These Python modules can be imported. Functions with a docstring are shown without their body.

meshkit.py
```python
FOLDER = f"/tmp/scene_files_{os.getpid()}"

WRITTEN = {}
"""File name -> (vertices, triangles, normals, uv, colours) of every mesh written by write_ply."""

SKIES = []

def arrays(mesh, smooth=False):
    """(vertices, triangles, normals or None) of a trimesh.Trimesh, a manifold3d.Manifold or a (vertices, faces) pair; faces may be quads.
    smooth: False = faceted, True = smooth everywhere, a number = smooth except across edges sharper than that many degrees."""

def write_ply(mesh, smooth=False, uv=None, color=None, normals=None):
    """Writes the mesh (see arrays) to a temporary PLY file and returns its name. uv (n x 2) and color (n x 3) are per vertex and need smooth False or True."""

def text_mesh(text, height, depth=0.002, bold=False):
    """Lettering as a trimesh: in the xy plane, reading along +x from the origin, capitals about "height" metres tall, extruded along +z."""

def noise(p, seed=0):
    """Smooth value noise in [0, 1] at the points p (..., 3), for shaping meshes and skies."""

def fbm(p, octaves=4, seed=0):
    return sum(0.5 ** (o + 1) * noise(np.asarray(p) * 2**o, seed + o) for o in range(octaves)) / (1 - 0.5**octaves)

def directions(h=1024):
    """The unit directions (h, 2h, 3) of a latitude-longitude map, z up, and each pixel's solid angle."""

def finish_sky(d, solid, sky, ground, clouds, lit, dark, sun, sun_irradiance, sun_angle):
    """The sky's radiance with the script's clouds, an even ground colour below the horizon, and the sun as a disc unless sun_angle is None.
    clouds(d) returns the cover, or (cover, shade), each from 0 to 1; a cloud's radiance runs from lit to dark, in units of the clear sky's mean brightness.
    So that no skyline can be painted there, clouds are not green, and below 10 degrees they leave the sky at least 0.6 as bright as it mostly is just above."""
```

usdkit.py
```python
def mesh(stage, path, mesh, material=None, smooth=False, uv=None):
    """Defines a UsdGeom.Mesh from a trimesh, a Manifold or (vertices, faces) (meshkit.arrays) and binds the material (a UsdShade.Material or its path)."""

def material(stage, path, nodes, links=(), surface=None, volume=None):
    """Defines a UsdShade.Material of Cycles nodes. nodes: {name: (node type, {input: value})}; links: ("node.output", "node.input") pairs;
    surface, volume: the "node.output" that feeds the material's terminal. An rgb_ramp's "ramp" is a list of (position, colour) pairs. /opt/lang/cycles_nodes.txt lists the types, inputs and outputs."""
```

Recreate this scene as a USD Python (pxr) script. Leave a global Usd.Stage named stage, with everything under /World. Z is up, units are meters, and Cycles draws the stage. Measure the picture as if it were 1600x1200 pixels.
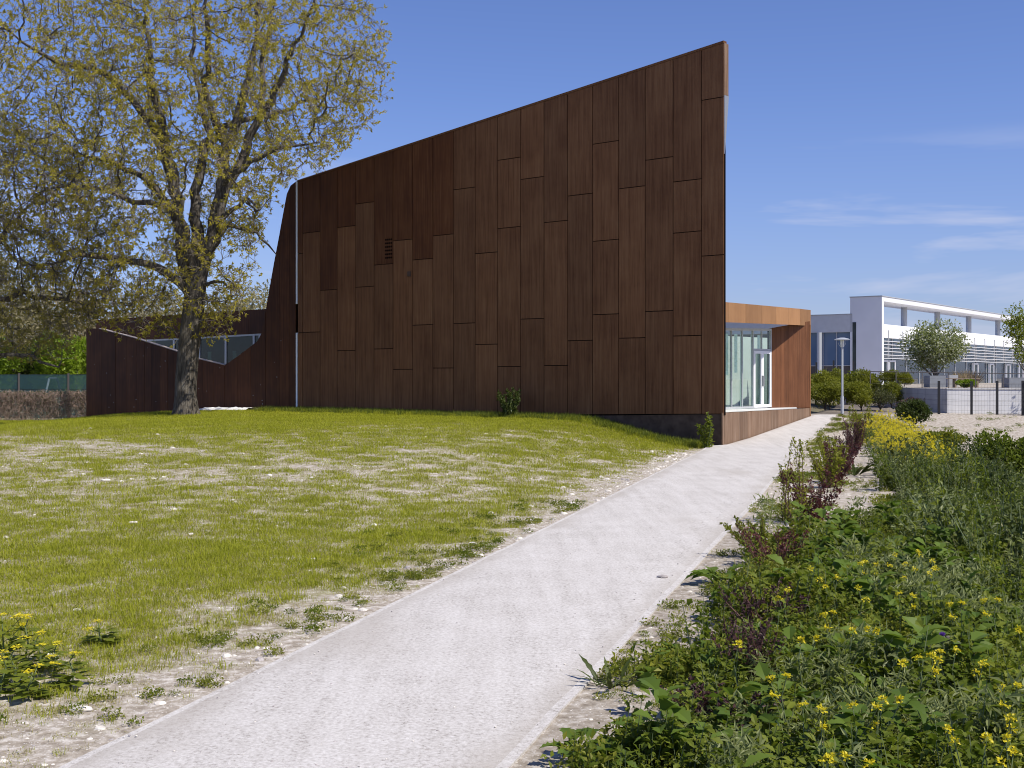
import math
import numpy as np
import trimesh
import usdkit
import meshkit
from scipy.spatial import cKDTree
from shapely.geometry import Polygon, box as sbox
from pxr import Usd, UsdGeom, UsdLux, UsdShade, Gf, Sdf, Vt

stage = Usd.Stage.CreateInMemory()
UsdGeom.SetStageUpAxis(stage, 'Z')
UsdGeom.SetStageMetersPerUnit(stage, 1.0)
UsdGeom.Xform.Define(stage, '/World')

# ---------------------------------------------------------------- camera, sky, sun
EYE, F = 2.4, 1950.0                       # eye height; focal length in pixels of the 1600-wide photograph
cam = UsdGeom.Camera.Define(stage, '/World/camera')
cam.AddTranslateOp().Set(Gf.Vec3d(0, 0, EYE))
cam.AddRotateXOp().Set(90.0)
cam.CreateHorizontalApertureAttr(36.0)
cam.CreateVerticalApertureAttr(27.0)
cam.CreateFocalLengthAttr(36.0 * F / 1600)
cam.CreateVerticalApertureOffsetAttr(-10 / 1600 * 36.0)
cam.CreateClippingRangeAttr(Gf.Vec2f(0.1, 5000))
cam.CreateExposureAttr(0.25)

SUN = np.array([0.800, -0.600, 0.0]); SUN /= np.linalg.norm(SUN)
ELEV = math.radians(52)
SUN = np.array([SUN[0] * math.cos(ELEV), SUN[1] * math.cos(ELEV), math.sin(ELEV)])
sun = UsdLux.DistantLight.Define(stage, '/World/sun')
sun.CreateNormalizeAttr(True); sun.CreateIntensityAttr(1.22); sun.CreateAngleAttr(0.5)
sun.CreateColorAttr(Gf.Vec3f(1.0, 0.94, 0.84))
sun.AddRotateZOp().Set(math.degrees(math.atan2(SUN[1], SUN[0])) + 90)
sun.AddRotateXOp().Set(90 - math.degrees(ELEV))

dome = UsdLux.DomeLight.Define(stage, '/World/sky')
dome.GetPrim().SetCustomDataByKey('kind', 'structure')
UsdGeom.Scope.Define(stage, '/World/Looks')
skym = usdkit.material(stage, '/World/Looks/sky', {
    'sky': ('sky_texture', {'sky_type': 'single_scattering', 'sun_disc': False, 'sun_elevation': ELEV, 'sun_rotation': math.atan2(SUN[0], SUN[1]),
                            'altitude': 300.0, 'air_density': 1.0, 'aerosol_density': 0.5, 'ozone_density': 3.0}),
    'tc': ('texture_coordinate', {}),
    'map': ('mapping', {'scale': (2.2, 2.2, 16.0), 'rotation': (0.0, 0.16, 0.0), 'location': (3.1, 0.4, 1.3)}),
    'n': ('noise_texture', {'scale': 1.6, 'detail': 7.0, 'roughness': 0.56, 'distortion': 0.35}),
    'r': ('map_range', {'from_min': 0.53, 'from_max': 0.74, 'to_min': 0.0, 'to_max': 0.85, 'clamp': True}),
    'sep': ('separate_xyz', {}),
    'lo': ('map_range', {'from_min': 0.19, 'from_max': 0.12, 'to_min': 0.0, 'to_max': 1.0, 'clamp': True}),
    'mul': ('math', {'math_type': 'multiply'}),
    'hz': ('map_range', {'from_min': 0.22, 'from_max': 0.0, 'to_min': 0.0, 'to_max': 0.26, 'clamp': True}),
    'tint': ('mix', {'mix_type': 'multiply', 'fac': 1.0, 'color2': (0.93, 0.98, 1.40)}),
    'mixh': ('mix', {'color2': (3.0, 3.5, 5.7)}),
    'mix': ('mix', {'color2': (6.4, 6.8, 8.6)}),
    'bg': ('background_shader', {'strength': 0.081}),
}, [('tc.generated', 'map.vector'), ('map.vector', 'n.vector'), ('n.fac', 'r.value'), ('tc.generated', 'sep.vector'), ('sep.z', 'lo.value'),
    ('r.result', 'mul.value1'), ('lo.result', 'mul.value2'), ('sep.z', 'hz.value'), ('hz.result', 'mixh.fac'), ('sky.color', 'tint.color1'), ('tint.color', 'mixh.color1'),
    ('mixh.color', 'mix.color1'), ('mul.value', 'mix.fac'), ('mix.color', 'bg.color')], surface='bg.background')
UsdShade.MaterialBindingAPI.Apply(dome.GetPrim()).Bind(skym)

# ---------------------------------------------------------------- helpers
used = {}


def numbered(parent, name):
    k = (parent, name); n = used.get(k, -1) + 1; used[k] = n
    return f'{parent}/{name}' + (f'_{n:03d}' if n else '')


def tag(p, label=None, cat=None, group=None, kind=None, category=None):
    cat = cat or category
    for k, v in (('label', label), ('category', cat), ('group', group), ('kind', kind)):
        if v:
            p.SetCustomDataByKey(k, v)
    return p


def thing(name, label, cat, loc=(0, 0, 0), rz=0.0, group=None, scale=None):
    x = UsdGeom.Xform.Define(stage, numbered('/World', name))
    x.AddTranslateOp().Set(Gf.Vec3d(*map(float, loc)))
    if rz:
        x.AddRotateZOp().Set(float(rz))
    if scale is not None:
        x.AddScaleOp().Set(Gf.Vec3f(*map(float, np.broadcast_to(scale, 3))))
    return tag(x.GetPrim(), label, cat, group)


def obj(name, mesh, mat, parent=None, smooth=False, **t):
    path = numbered(str(parent.GetPath()) if parent is not None else '/World', name)
    p = usdkit.mesh(stage, path, mesh, mat, smooth=smooth).GetPrim()
    return tag(p, **t) if t else p


def copy_of(src, name, label, loc, rz=0.0, scale=1.0, group=None):
    x = UsdGeom.Xform.Define(stage, numbered('/World', name))
    x.GetPrim().GetReferences().AddInternalReference(src.GetPath())
    x.GetPrim().SetInstanceable(True)
    x.ClearXformOpOrder()
    x.AddTranslateOp(opSuffix='c').Set(Gf.Vec3d(*map(float, loc)))
    x.AddRotateZOp(opSuffix='c').Set(float(rz))
    x.AddScaleOp(opSuffix='c').Set(Gf.Vec3f(*map(float, np.broadcast_to(scale, 3))))
    return tag(x.GetPrim(), label, src.GetCustomDataByKey('category'), group)


def cat_mesh(parts):
    vs, fs, n = [], [], 0
    for v, f in parts:
        vs.append(v); fs.append(np.asarray(f) + n); n += len(v)
    return np.vstack(vs), np.vstack(fs)


def tm(m):
    return np.array(m.vertices), np.array(m.faces)


def bx(x0, x1, y0, y1, z0, z1):
    m = trimesh.creation.box([x1 - x0, y1 - y0, z1 - z0]); m.apply_translation([(x0 + x1) / 2, (y0 + y1) / 2, (z0 + z1) / 2])
    return tm(m)


def hexa(bottom, top):
    """A solid from 4 bottom points and 4 top points, counter-clockwise from above."""
    v = np.array(list(bottom) + list(top), float)
    f = [[0, 3, 2], [0, 2, 1], [4, 5, 6], [4, 6, 7]]
    for i in range(4):
        j = (i + 1) % 4
        f += [[i, j, 4 + j], [i, 4 + j, 4 + i]]
    return v, np.array(f)


class Frame:
    """A vertical plane: o + s*u along it, n outward, z up."""
    def __init__(self, o, u, n):
        self.o, self.u, self.n = np.array(o, float), np.array(u, float), np.array(n, float)

    def p(self, s, d, z):
        q = self.o + np.multiply.outer(s, self.u) + np.multiply.outer(d, self.n)
        return np.column_stack([np.atleast_2d(q), np.broadcast_to(z, np.atleast_2d(q).shape[0])])

    def box(self, s0, s1, d0, d1, z0, z1, zt1=None, zb1=None):
        """z0,z1 at s0; zb1, zt1 at s1."""
        zb1 = z0 if zb1 is None else zb1; zt1 = z1 if zt1 is None else zt1
        q = lambda s, d, z: self.p(s, d, z)[0]
        b = [q(s0, d0, z0), q(s1, d0, zb1), q(s1, d1, zb1), q(s0, d1, z0)]
        t = [q(s0, d0, z1), q(s1, d0, zt1), q(s1, d1, zt1), q(s0, d1, z1)]
        m = trimesh.Trimesh(*hexa(b, t), process=False)
        if m.volume < 0:
            m.invert()
        return tm(m)

    def poly(self, pg, d0, d1):
        """A shapely polygon in (s, z) extruded from d0 to d1."""
        m = trimesh.creation.extrude_polygon(pg, d1 - d0, engine='earcut')
        v = np.array(m.vertices)
        w = self.p(v[:, 0], d0 + v[:, 2], v[:, 1])
        m2 = trimesh.Trimesh(w, m.faces, process=False)
        if m2.volume < 0:
            m2.invert()
        return tm(m2)

    def at(self, px, py=None):
        """s (and z) where the ray through a photograph pixel meets the plane."""
        k = (px - 800) / F
        s = (self.o[0] - k * self.o[1]) / (k * self.u[1] - self.u[0])
        if py is None:
            return s
        Y = self.o[1] + s * self.u[1]
        return s, EYE - (py - 590) / F * Y


def pix(px, py, Y):
    return np.array([(px - 800) / F * Y, Y, EYE - (py - 590) / F * Y])


def tubes(P, R, sides=3):
    """A batch of tubes: P (n,k,3), R (n,k)."""
    P = np.asarray(P, float); R = np.broadcast_to(R, P.shape[:2])
    T = np.gradient(P, axis=1); T /= np.linalg.norm(T, axis=2, keepdims=True) + 1e-9
    ref = np.where(np.abs(T[:, :1, 2:]) < 0.85, [0, 0, 1.0], [1.0, 0, 0])
    A = np.cross(T, np.broadcast_to(ref, T.shape)); A /= np.linalg.norm(A, axis=2, keepdims=True) + 1e-9
    B = np.cross(T, A)
    an = np.arange(sides) * 2 * np.pi / sides
    V = P[:, :, None] + R[:, :, None, None] * (np.cos(an)[:, None] * A[:, :, None] + np.sin(an)[:, None] * B[:, :, None])
    n, k = P.shape[:2]
    i, j, c = np.meshgrid(np.arange(n), np.arange(k - 1), np.arange(sides), indexing='ij')
    idx = lambda j, c: (i * k + j) * sides + c % sides
    q = np.stack([idx(j, c), idx(j, c + 1), idx(j + 1, c + 1), idx(j + 1, c)], -1).reshape(-1, 4)
    return V.reshape(-1, 3), np.vstack([q[:, [0, 1, 2]], q[:, [0, 2, 3]]])


def unit(v):
    return v / (np.linalg.norm(v, axis=-1, keepdims=True) + 1e-9)


def leaves(base, direc, length, width, rng, fold=0.25, face=None):
    """Folded diamond leaves: base (n,3), direc (n,3)."""
    n = len(base); direc = unit(direc)
    L = np.broadcast_to(length, n)[:, None]; W = np.broadcast_to(width, n)[:, None]
    up = unit(rng.normal(size=(n, 3)) * 0.6 + ([0, 0, 1.0] if face is None else face))
    side = unit(np.cross(direc, up)); nor = np.cross(side, direc)
    mid = base + direc * L * 0.45
    v = np.stack([base, mid + side * W / 2 + nor * W * fold, base + direc * L - nor * L * 0.12, mid - side * W / 2 + nor * W * fold], 1)
    i = np.arange(n)[:, None] * 4
    f = np.vstack([i + [0, 1, 2], i + [0, 2, 3]])
    return v.reshape(-1, 3), f


S = lambda x, a, b: (lambda t: t * t * (3 - 2 * t))(np.clip((np.asarray(x, float) - a) / (b - a), 0, 1))


def fnoise(x, y, sc, seed=0, octv=3):
    x = np.asarray(x, float)
    return meshkit.fbm(np.stack([x * sc + 100, np.asarray(y, float) * sc + 100, np.zeros_like(x) + 7.3], -1), octv, seed)


# ---------------------------------------------------------------- materials
def M(name, nodes, links, surface='p.BSDF'):
    return usdkit.material(stage, f'/World/Looks/{name}', nodes, links, surface=surface)


def plain(name, col, rough=0.6, metallic=0.0, var=0.0, nscale=3.0, spec=0.4):
    if not var:
        return M(name, {'p': ('principled_bsdf', {'base_color': col, 'roughness': rough, 'metallic': metallic, 'specular_ior_level': spec})}, [])
    c = np.array(col)
    return M(name, {'g': ('geometry', {}), 'n': ('noise_texture', {'scale': nscale, 'detail': 5.0, 'roughness': 0.6}),
                    'r': ('rgb_ramp', {'ramp': [(0.3, tuple(c * (1 - var))), (0.7, tuple(np.minimum(c * (1 + var), 1)))]}),
                    'p': ('principled_bsdf', {'roughness': rough, 'metallic': metallic, 'specular_ior_level': spec})},
             [('g.position', 'n.vector'), ('n.fac', 'r.fac'), ('r.color', 'p.base_color')])


def rust(name, a, b, c, streak=0.5, rough=0.75, blotch=0.9, var=(0.78, 1.18)):
    """Weathered steel: blotches, rain streaks running down, each sheet a little different."""
    return M(name, {
        'g': ('geometry', {}), 'oi': ('object_info', {}),
        'off': ('vector_math', {'math_type': 'multiply_add', 'vector2': (1, 1, 1)}),
        'rnd': ('combine_xyz', {}),
        'rk': ('math', {'math_type': 'multiply', 'value2': 37.0}),
        'ms': ('mapping', {'scale': (5.0, 5.0, 0.22)}), 'ns': ('noise_texture', {'scale': 2.2, 'detail': 6.0, 'roughness': 0.65}),
        'nb': ('noise_texture', {'scale': blotch, 'detail': 5.0, 'roughness': 0.6}),
        'nf': ('noise_texture', {'scale': 38.0, 'detail': 3.0, 'roughness': 0.7}),
        'mx': ('math', {'math_type': 'multiply_add', 'value2': streak}),
        'mb': ('math', {'math_type': 'multiply', 'value2': 1.0 - streak}),
        'mf': ('math', {'math_type': 'multiply_add', 'value2': 0.22}),
        'sub': ('math', {'math_type': 'subtract', 'value2': 0.11}),
        'r': ('rgb_ramp', {'ramp': [(0.28, a), (0.5, b), (0.72, c)]}),
        'vv': ('map_range', {'from_min': 0.0, 'from_max': 1.0, 'to_min': var[0], 'to_max': var[1]}),
        'h': ('hsv', {}),
        'bp': ('bump', {'strength': 0.25, 'distance': 0.01}),
        'p': ('principled_bsdf', {'roughness': rough, 'specular_ior_level': 0.25}),
    }, [('oi.random', 'rk.value1'), ('rk.value', 'rnd.z'), ('rk.value', 'rnd.x'), ('g.position', 'off.vector1'), ('rnd.vector', 'off.vector3'),
        ('off.vector', 'ms.vector'), ('ms.vector', 'ns.vector'), ('off.vector', 'nb.vector'), ('g.position', 'nf.vector'),
        ('nb.fac', 'mb.value1'), ('ns.fac', 'mx.value1'), ('mb.value', 'mx.value3'), ('nf.fac', 'mf.value1'), ('mx.value', 'mf.value3'), ('mf.value', 'sub.value1'),
        ('sub.value', 'r.fac'), ('oi.random', 'vv.value'), ('vv.result', 'h.value'), ('r.color', 'h.color'), ('h.color', 'p.base_color'),
        ('nf.fac', 'bp.height'), ('bp.normal', 'p.normal')])


def leafm(name, c1, c2, trans=0.35, rough=0.5, island=True, spec=0.3):
    src = ('g', 'random_per_island') if island else ('oi', 'random')
    tcol = [(0.0, tuple(np.array(c1) * [1.25, 1.3, 0.8])), (1.0, tuple(np.array(c2) * [1.25, 1.3, 0.8]))]
    return M(name, {'g': ('geometry', {}), 'oi': ('object_info', {}),
                    'ad': ('math', {'math_type': 'multiply_add', 'value2': 0.55}), 'ob': ('math', {'math_type': 'multiply', 'value2': 0.45}),
                    'r': ('rgb_ramp', {'ramp': [(0.0, c1), (1.0, c2)]}), 'rt': ('rgb_ramp', {'ramp': tcol}),
                    'p': ('principled_bsdf', {'roughness': rough, 'specular_ior_level': spec}), 't': ('translucent_bsdf', {}),
                    'm': ('mix_closure', {'fac': trans})},
             [('oi.random', 'ob.value1'), ('g.random_per_island', 'ad.value1'), ('ob.value', 'ad.value3'), ('ad.value', 'r.fac'), ('ad.value', 'rt.fac'),
              ('r.color', 'p.base_color'), ('rt.color', 't.color'), ('p.BSDF', 'm.closure1'), ('t.BSDF', 'm.closure2')], surface='m.closure')


def pane(name, tint, base_refl=0.06, rough=0.0):
    return M(name, {'f': ('layer_weight', {}), 'pw': ('math', {'math_type': 'power', 'value2': 4.0}), 'ad': ('math', {'math_type': 'multiply_add', 'value2': 0.55, 'value3': base_refl, 'use_clamp': True}), 't': ('transparent_bsdf', {'color': tint}),
                    'g': ('glossy_bsdf', {'color': (1, 1, 1), 'roughness': rough}), 'm': ('mix_closure', {})},
             [('f.facing', 'pw.value1'), ('pw.value', 'ad.value1'), ('ad.value', 'm.fac'), ('t.BSDF', 'm.closure1'), ('g.BSDF', 'm.closure2')], surface='m.closure')


MAT = dict(
    wall=rust('wall_rust', (0.070, 0.022, 0.005), (0.146, 0.061, 0.022), (0.212, 0.103, 0.042), 0.62, blotch=0.6, var=(0.84, 1.12)),
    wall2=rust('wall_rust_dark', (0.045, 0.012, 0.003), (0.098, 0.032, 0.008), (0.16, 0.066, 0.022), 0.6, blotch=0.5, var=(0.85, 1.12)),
    low=rust('low_wall_rust', (0.03, 0.009, 0.003), (0.075, 0.024, 0.006), (0.125, 0.046, 0.013), 0.6),
    fascia=rust('fascia_rust', (0.23, 0.115, 0.048), (0.29, 0.150, 0.064), (0.34, 0.18, 0.08), 0.4),
    porch=rust('porch_rust', (0.07, 0.028, 0.013), (0.135, 0.052, 0.021), (0.20, 0.088, 0.040), 0.7),
    plinth=rust('plinth_rust', (0.11, 0.060, 0.036), (0.185, 0.115, 0.072), (0.31, 0.225, 0.165), 0.8),
    dark=plain('dark_backing', (0.010, 0.007, 0.006), 0.9, spec=0.0),
    base=plain('dark_base', (0.085, 0.058, 0.042), 0.95, var=0.3, spec=0.0),
    alu=plain('aluminium', (0.42, 0.43, 0.44), 0.4, 0.2),
    trim=plain('sunlit_edge', (0.38, 0.31, 0.26), 0.5, 0.2),
    white=plain('white_paint', (0.78, 0.78, 0.79), 0.5),
    strip=plain('slit_daylight', (0.80, 0.82, 0.84), 0.5),
    render=plain('white_render', (0.66, 0.67, 0.70), 0.8, var=0.04, nscale=0.6),
    soffit=plain('soffit_grey', (0.50, 0.50, 0.48), 0.6, var=0.06),
    greyw=plain('grey_cladding', (0.50, 0.51, 0.53), 0.6, var=0.05),
    column=plain('column_grey', (0.36, 0.38, 0.41), 0.6),
    floor_in=plain('pale_floor', (0.66, 0.66, 0.64), 0.5, var=0.05),
    in_wall=plain('interior_wall', (0.72, 0.75, 0.72), 0.8),
    added_wall=plain('added_wall_plaster', (0.40, 0.45, 0.42), 0.9, var=0.06),
    in_dark=plain('interior_dark', (0.035, 0.045, 0.045), 0.8, var=0.5, nscale=1.5),
    curtain=M('curtain_cloth', {'p': ('principled_bsdf', {'base_color': (0.72, 0.84, 0.79), 'roughness': 0.9}), 't': ('translucent_bsdf', {'color': (0.74, 0.88, 0.82)}), 'm': ('mix_closure', {'fac': 0.55})}, [('p.BSDF', 'm.closure1'), ('t.BSDF', 'm.closure2')], surface='m.closure'),
    concrete_sunlit=plain('concrete_sunlit', (0.66, 0.66, 0.67), 0.85, var=0.10, nscale=1.6),
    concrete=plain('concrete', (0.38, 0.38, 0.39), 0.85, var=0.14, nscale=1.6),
    conc_dark=plain('planter_zinc', (0.20, 0.215, 0.24), 0.6, var=0.1),
    black=plain('black_paint', (0.012, 0.012, 0.014), 0.5),
    steel=plain('galvanised', (0.32, 0.33, 0.34), 0.45, 0.5),
    rail=plain('rail_paint', (0.10, 0.09, 0.085), 0.5),
    lampgrey=plain('lamp_post_grey', (0.42, 0.44, 0.47), 0.4, 0.2),
    wood=plain('slatted_wood', (0.25, 0.19, 0.14), 0.7, var=0.25, nscale=5),
    stone=plain('chalk_stone', (0.60, 0.56, 0.50), 0.9, var=0.22, nscale=14),
    flint=plain('flint', (0.34, 0.31, 0.30), 0.8, var=0.3, nscale=20),
    sheet=plain('plastic_sheet', (0.78, 0.78, 0.77), 0.5, var=0.06, nscale=4),
    glass_porch=pane('porch_glass', (0.91, 0.975, 0.945), 0.035),
    glass=pane('window_glass', (0.55, 0.63, 0.61), 0.025),
    ground_reflection=plain('ground_reflection_glazing', (0.10, 0.09, 0.085), 0.15),  # brown of the ground mirrored in the glass, painted in
    sky_reflection=M('sky_reflection_glazing', {'p': ('principled_bsdf', {'base_color': (0.10, 0.155, 0.25), 'roughness': 0.12, 'specular_ior_level': 0.5})}, []),  # blue of the reflected sky, put into the pane colour
    glass_blue=pane('blue_glass', (0.62, 0.74, 0.84), 0.10),
)
MAT['screen'] = M('windscreen_mesh', {'t': ('transparent_bsdf', {'color': (0.8, 0.9, 0.95)}), 'd': ('principled_bsdf', {'base_color': (0.035, 0.085, 0.09), 'roughness': 0.9}), 'm': ('mix_closure', {'fac': 0.45})},
                  [('t.BSDF', 'm.closure1'), ('d.BSDF', 'm.closure2')], surface='m.closure')
MAT['wire'] = plain('fence_wire', (0.02, 0.02, 0.022), 0.5)
MAT['bark'] = M('bark', {'g': ('geometry', {}), 'mp': ('mapping', {'scale': (9.0, 9.0, 1.4)}), 'n': ('noise_texture', {'scale': 1.6, 'detail': 6.0, 'roughness': 0.65, 'distortion': 0.4}),
                         'r': ('rgb_ramp', {'ramp': [(0.32, (0.04, 0.033, 0.026)), (0.5, (0.11, 0.095, 0.077)), (0.68, (0.21, 0.19, 0.16))]}),
                         'bp': ('bump', {'strength': 1.0, 'distance': 0.08}), 'p': ('principled_bsdf', {'roughness': 0.9, 'specular_ior_level': 0.2})},
                [('g.position', 'mp.vector'), ('mp.vector', 'n.vector'), ('n.fac', 'r.fac'), ('r.color', 'p.base_color'), ('n.fac', 'bp.height'), ('bp.normal', 'p.normal')])
MAT['twig'] = plain('twig_bark', (0.17, 0.145, 0.12), 0.9, var=0.3, nscale=2)
MAT['twig_dark'] = plain('twig_dark', (0.075, 0.058, 0.046), 0.9, var=0.3, nscale=2)
MAT['hedge_twig'] = plain('hedge_twig', (0.25, 0.18, 0.145), 0.9, var=0.35, nscale=3)
MAT['stem'] = plain('green_stem', (0.10, 0.13, 0.05), 0.7)
MAT['red_stem'] = plain('red_stem', (0.10, 0.045, 0.035), 0.7)
MAT['leaf_walnut'] = leafm('leaf_walnut', (0.38, 0.30, 0.06), (0.41, 0.42, 0.04), 0.45)
MAT['leaf_walnut_b'] = leafm('leaf_walnut_dull', (0.28, 0.21, 0.08), (0.31, 0.31, 0.05), 0.38)
MAT['leaf_far'] = leafm('leaf_far', (0.28, 0.24, 0.16), (0.27, 0.27, 0.12), 0.35)
MAT['leaf_bright'] = leafm('leaf_bright', (0.13, 0.20, 0.012), (0.27, 0.35, 0.025), 0.4)
MAT['leaf_hedge'] = leafm('leaf_hedge', (0.07, 0.075, 0.03), (0.11, 0.12, 0.035), 0.3)
MAT['leaf_bush'] = leafm('leaf_bush', (0.14, 0.155, 0.018), (0.33, 0.33, 0.035), 0.4)
MAT['leaf_dark'] = leafm('leaf_dark', (0.05, 0.07, 0.015), (0.13, 0.155, 0.028), 0.32)
MAT['leaf_grey'] = leafm('leaf_grey', (0.21, 0.24, 0.09), (0.36, 0.39, 0.19), 0.42)
MAT['blossom'] = leafm('white_blossom', (0.40, 0.42, 0.32), (0.62, 0.62, 0.54), 0.3)
MAT['leaf_red'] = leafm('leaf_red', (0.08, 0.024, 0.026), (0.17, 0.05, 0.045), 0.3)
MAT['leaf_purple'] = leafm('leaf_purple', (0.06, 0.03, 0.034), (0.12, 0.055, 0.05), 0.3)
MAT['leaf_weed'] = leafm('leaf_weed', (0.09, 0.125, 0.014), (0.31, 0.33, 0.045), 0.4, 0.55, spec=0.15)
MAT['leaf_broad'] = leafm('leaf_broad', (0.08, 0.13, 0.02), (0.19, 0.26, 0.04), 0.38, 0.5, spec=0.15)
MAT['flower'] = leafm('yellow_flower', (0.62, 0.52, 0.02), (0.78, 0.68, 0.05), 0.3)
MAT['thistle'] = plain('thistle_purple', (0.22, 0.08, 0.45), 0.8)
MAT['thistle_bud'] = plain('thistle_bud', (0.12, 0.11, 0.09), 0.9, var=0.3, nscale=60)
MAT['grass'] = leafm('grass_blade', (0.25, 0.275, 0.02), (0.50, 0.48, 0.065), 0.45, 0.6, spec=0.15)
MAT['grass_dry'] = leafm('grass_dry', (0.32, 0.27, 0.12), (0.46, 0.41, 0.24), 0.35)
MAT['grass_tall'] = leafm('grass_tall', (0.085, 0.115, 0.012), (0.20, 0.22, 0.035), 0.35)
MAT['pampas'] = leafm('pampas', (0.34, 0.27, 0.20), (0.45, 0.38, 0.29), 0.3)
MAT['ground'] = M('chalky_soil', {
    'g': ('geometry', {}), 'a': ('attribute', {'attribute': 'cover'}), 'b': ('attribute', {'attribute': 'dirt'}),
    'n1': ('noise_texture', {'scale': 9.0, 'detail': 8.0, 'roughness': 0.7}), 'n2': ('noise_texture', {'scale': 0.7, 'detail': 4.0}),
    'v': ('voronoi_texture', {'scale': 26.0}), 'v2': ('voronoi_texture', {'scale': 9.0}),
    'r': ('rgb_ramp', {'ramp': [(0.33, (0.20, 0.165, 0.125)), (0.5, (0.36, 0.315, 0.26)), (0.64, (0.57, 0.53, 0.48))]}),
    'st': ('rgb_ramp', {'ramp': [(0.10, (1, 1, 1)), (0.2, (0, 0, 0))]}),
    'mixs': ('mix', {'color2': (0.66, 0.63, 0.60)}),
    'ng': ('noise_texture', {'scale': 30.0, 'detail': 6.0, 'roughness': 0.75}),
    'rg': ('rgb_ramp', {'ramp': [(0.35, (0.15, 0.15, 0.03)), (0.65, (0.30, 0.285, 0.08))]}),
    'mg': ('math', {'math_type': 'multiply', 'value2': 0.6}),
    'mixg': ('mix', {}), 'mixd': ('mix', {'color2': (0.065, 0.05, 0.04)}), 'md': ('math', {'math_type': 'multiply', 'value2': 0.85}),
    'bp': ('bump', {'strength': 0.7, 'distance': 0.03}), 'p': ('principled_bsdf', {'roughness': 0.95, 'specular_ior_level': 0.15})},
    [('g.position', 'n1.vector'), ('g.position', 'v.vector'), ('g.position', 'ng.vector'), ('n1.fac', 'r.fac'), ('v.distance', 'st.fac'), ('st.color', 'mixs.fac'), ('r.color', 'mixs.color1'),
     ('ng.fac', 'rg.fac'), ('a.fac', 'mg.value1'), ('mg.value', 'mixg.fac'), ('mixs.color', 'mixg.color1'), ('rg.color', 'mixg.color2'),
     ('b.fac', 'md.value1'), ('md.value', 'mixd.fac'), ('mixg.color', 'mixd.color1'), ('mixd.color', 'p.base_color'), ('n1.fac', 'bp.height'), ('bp.normal', 'p.normal')])
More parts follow.
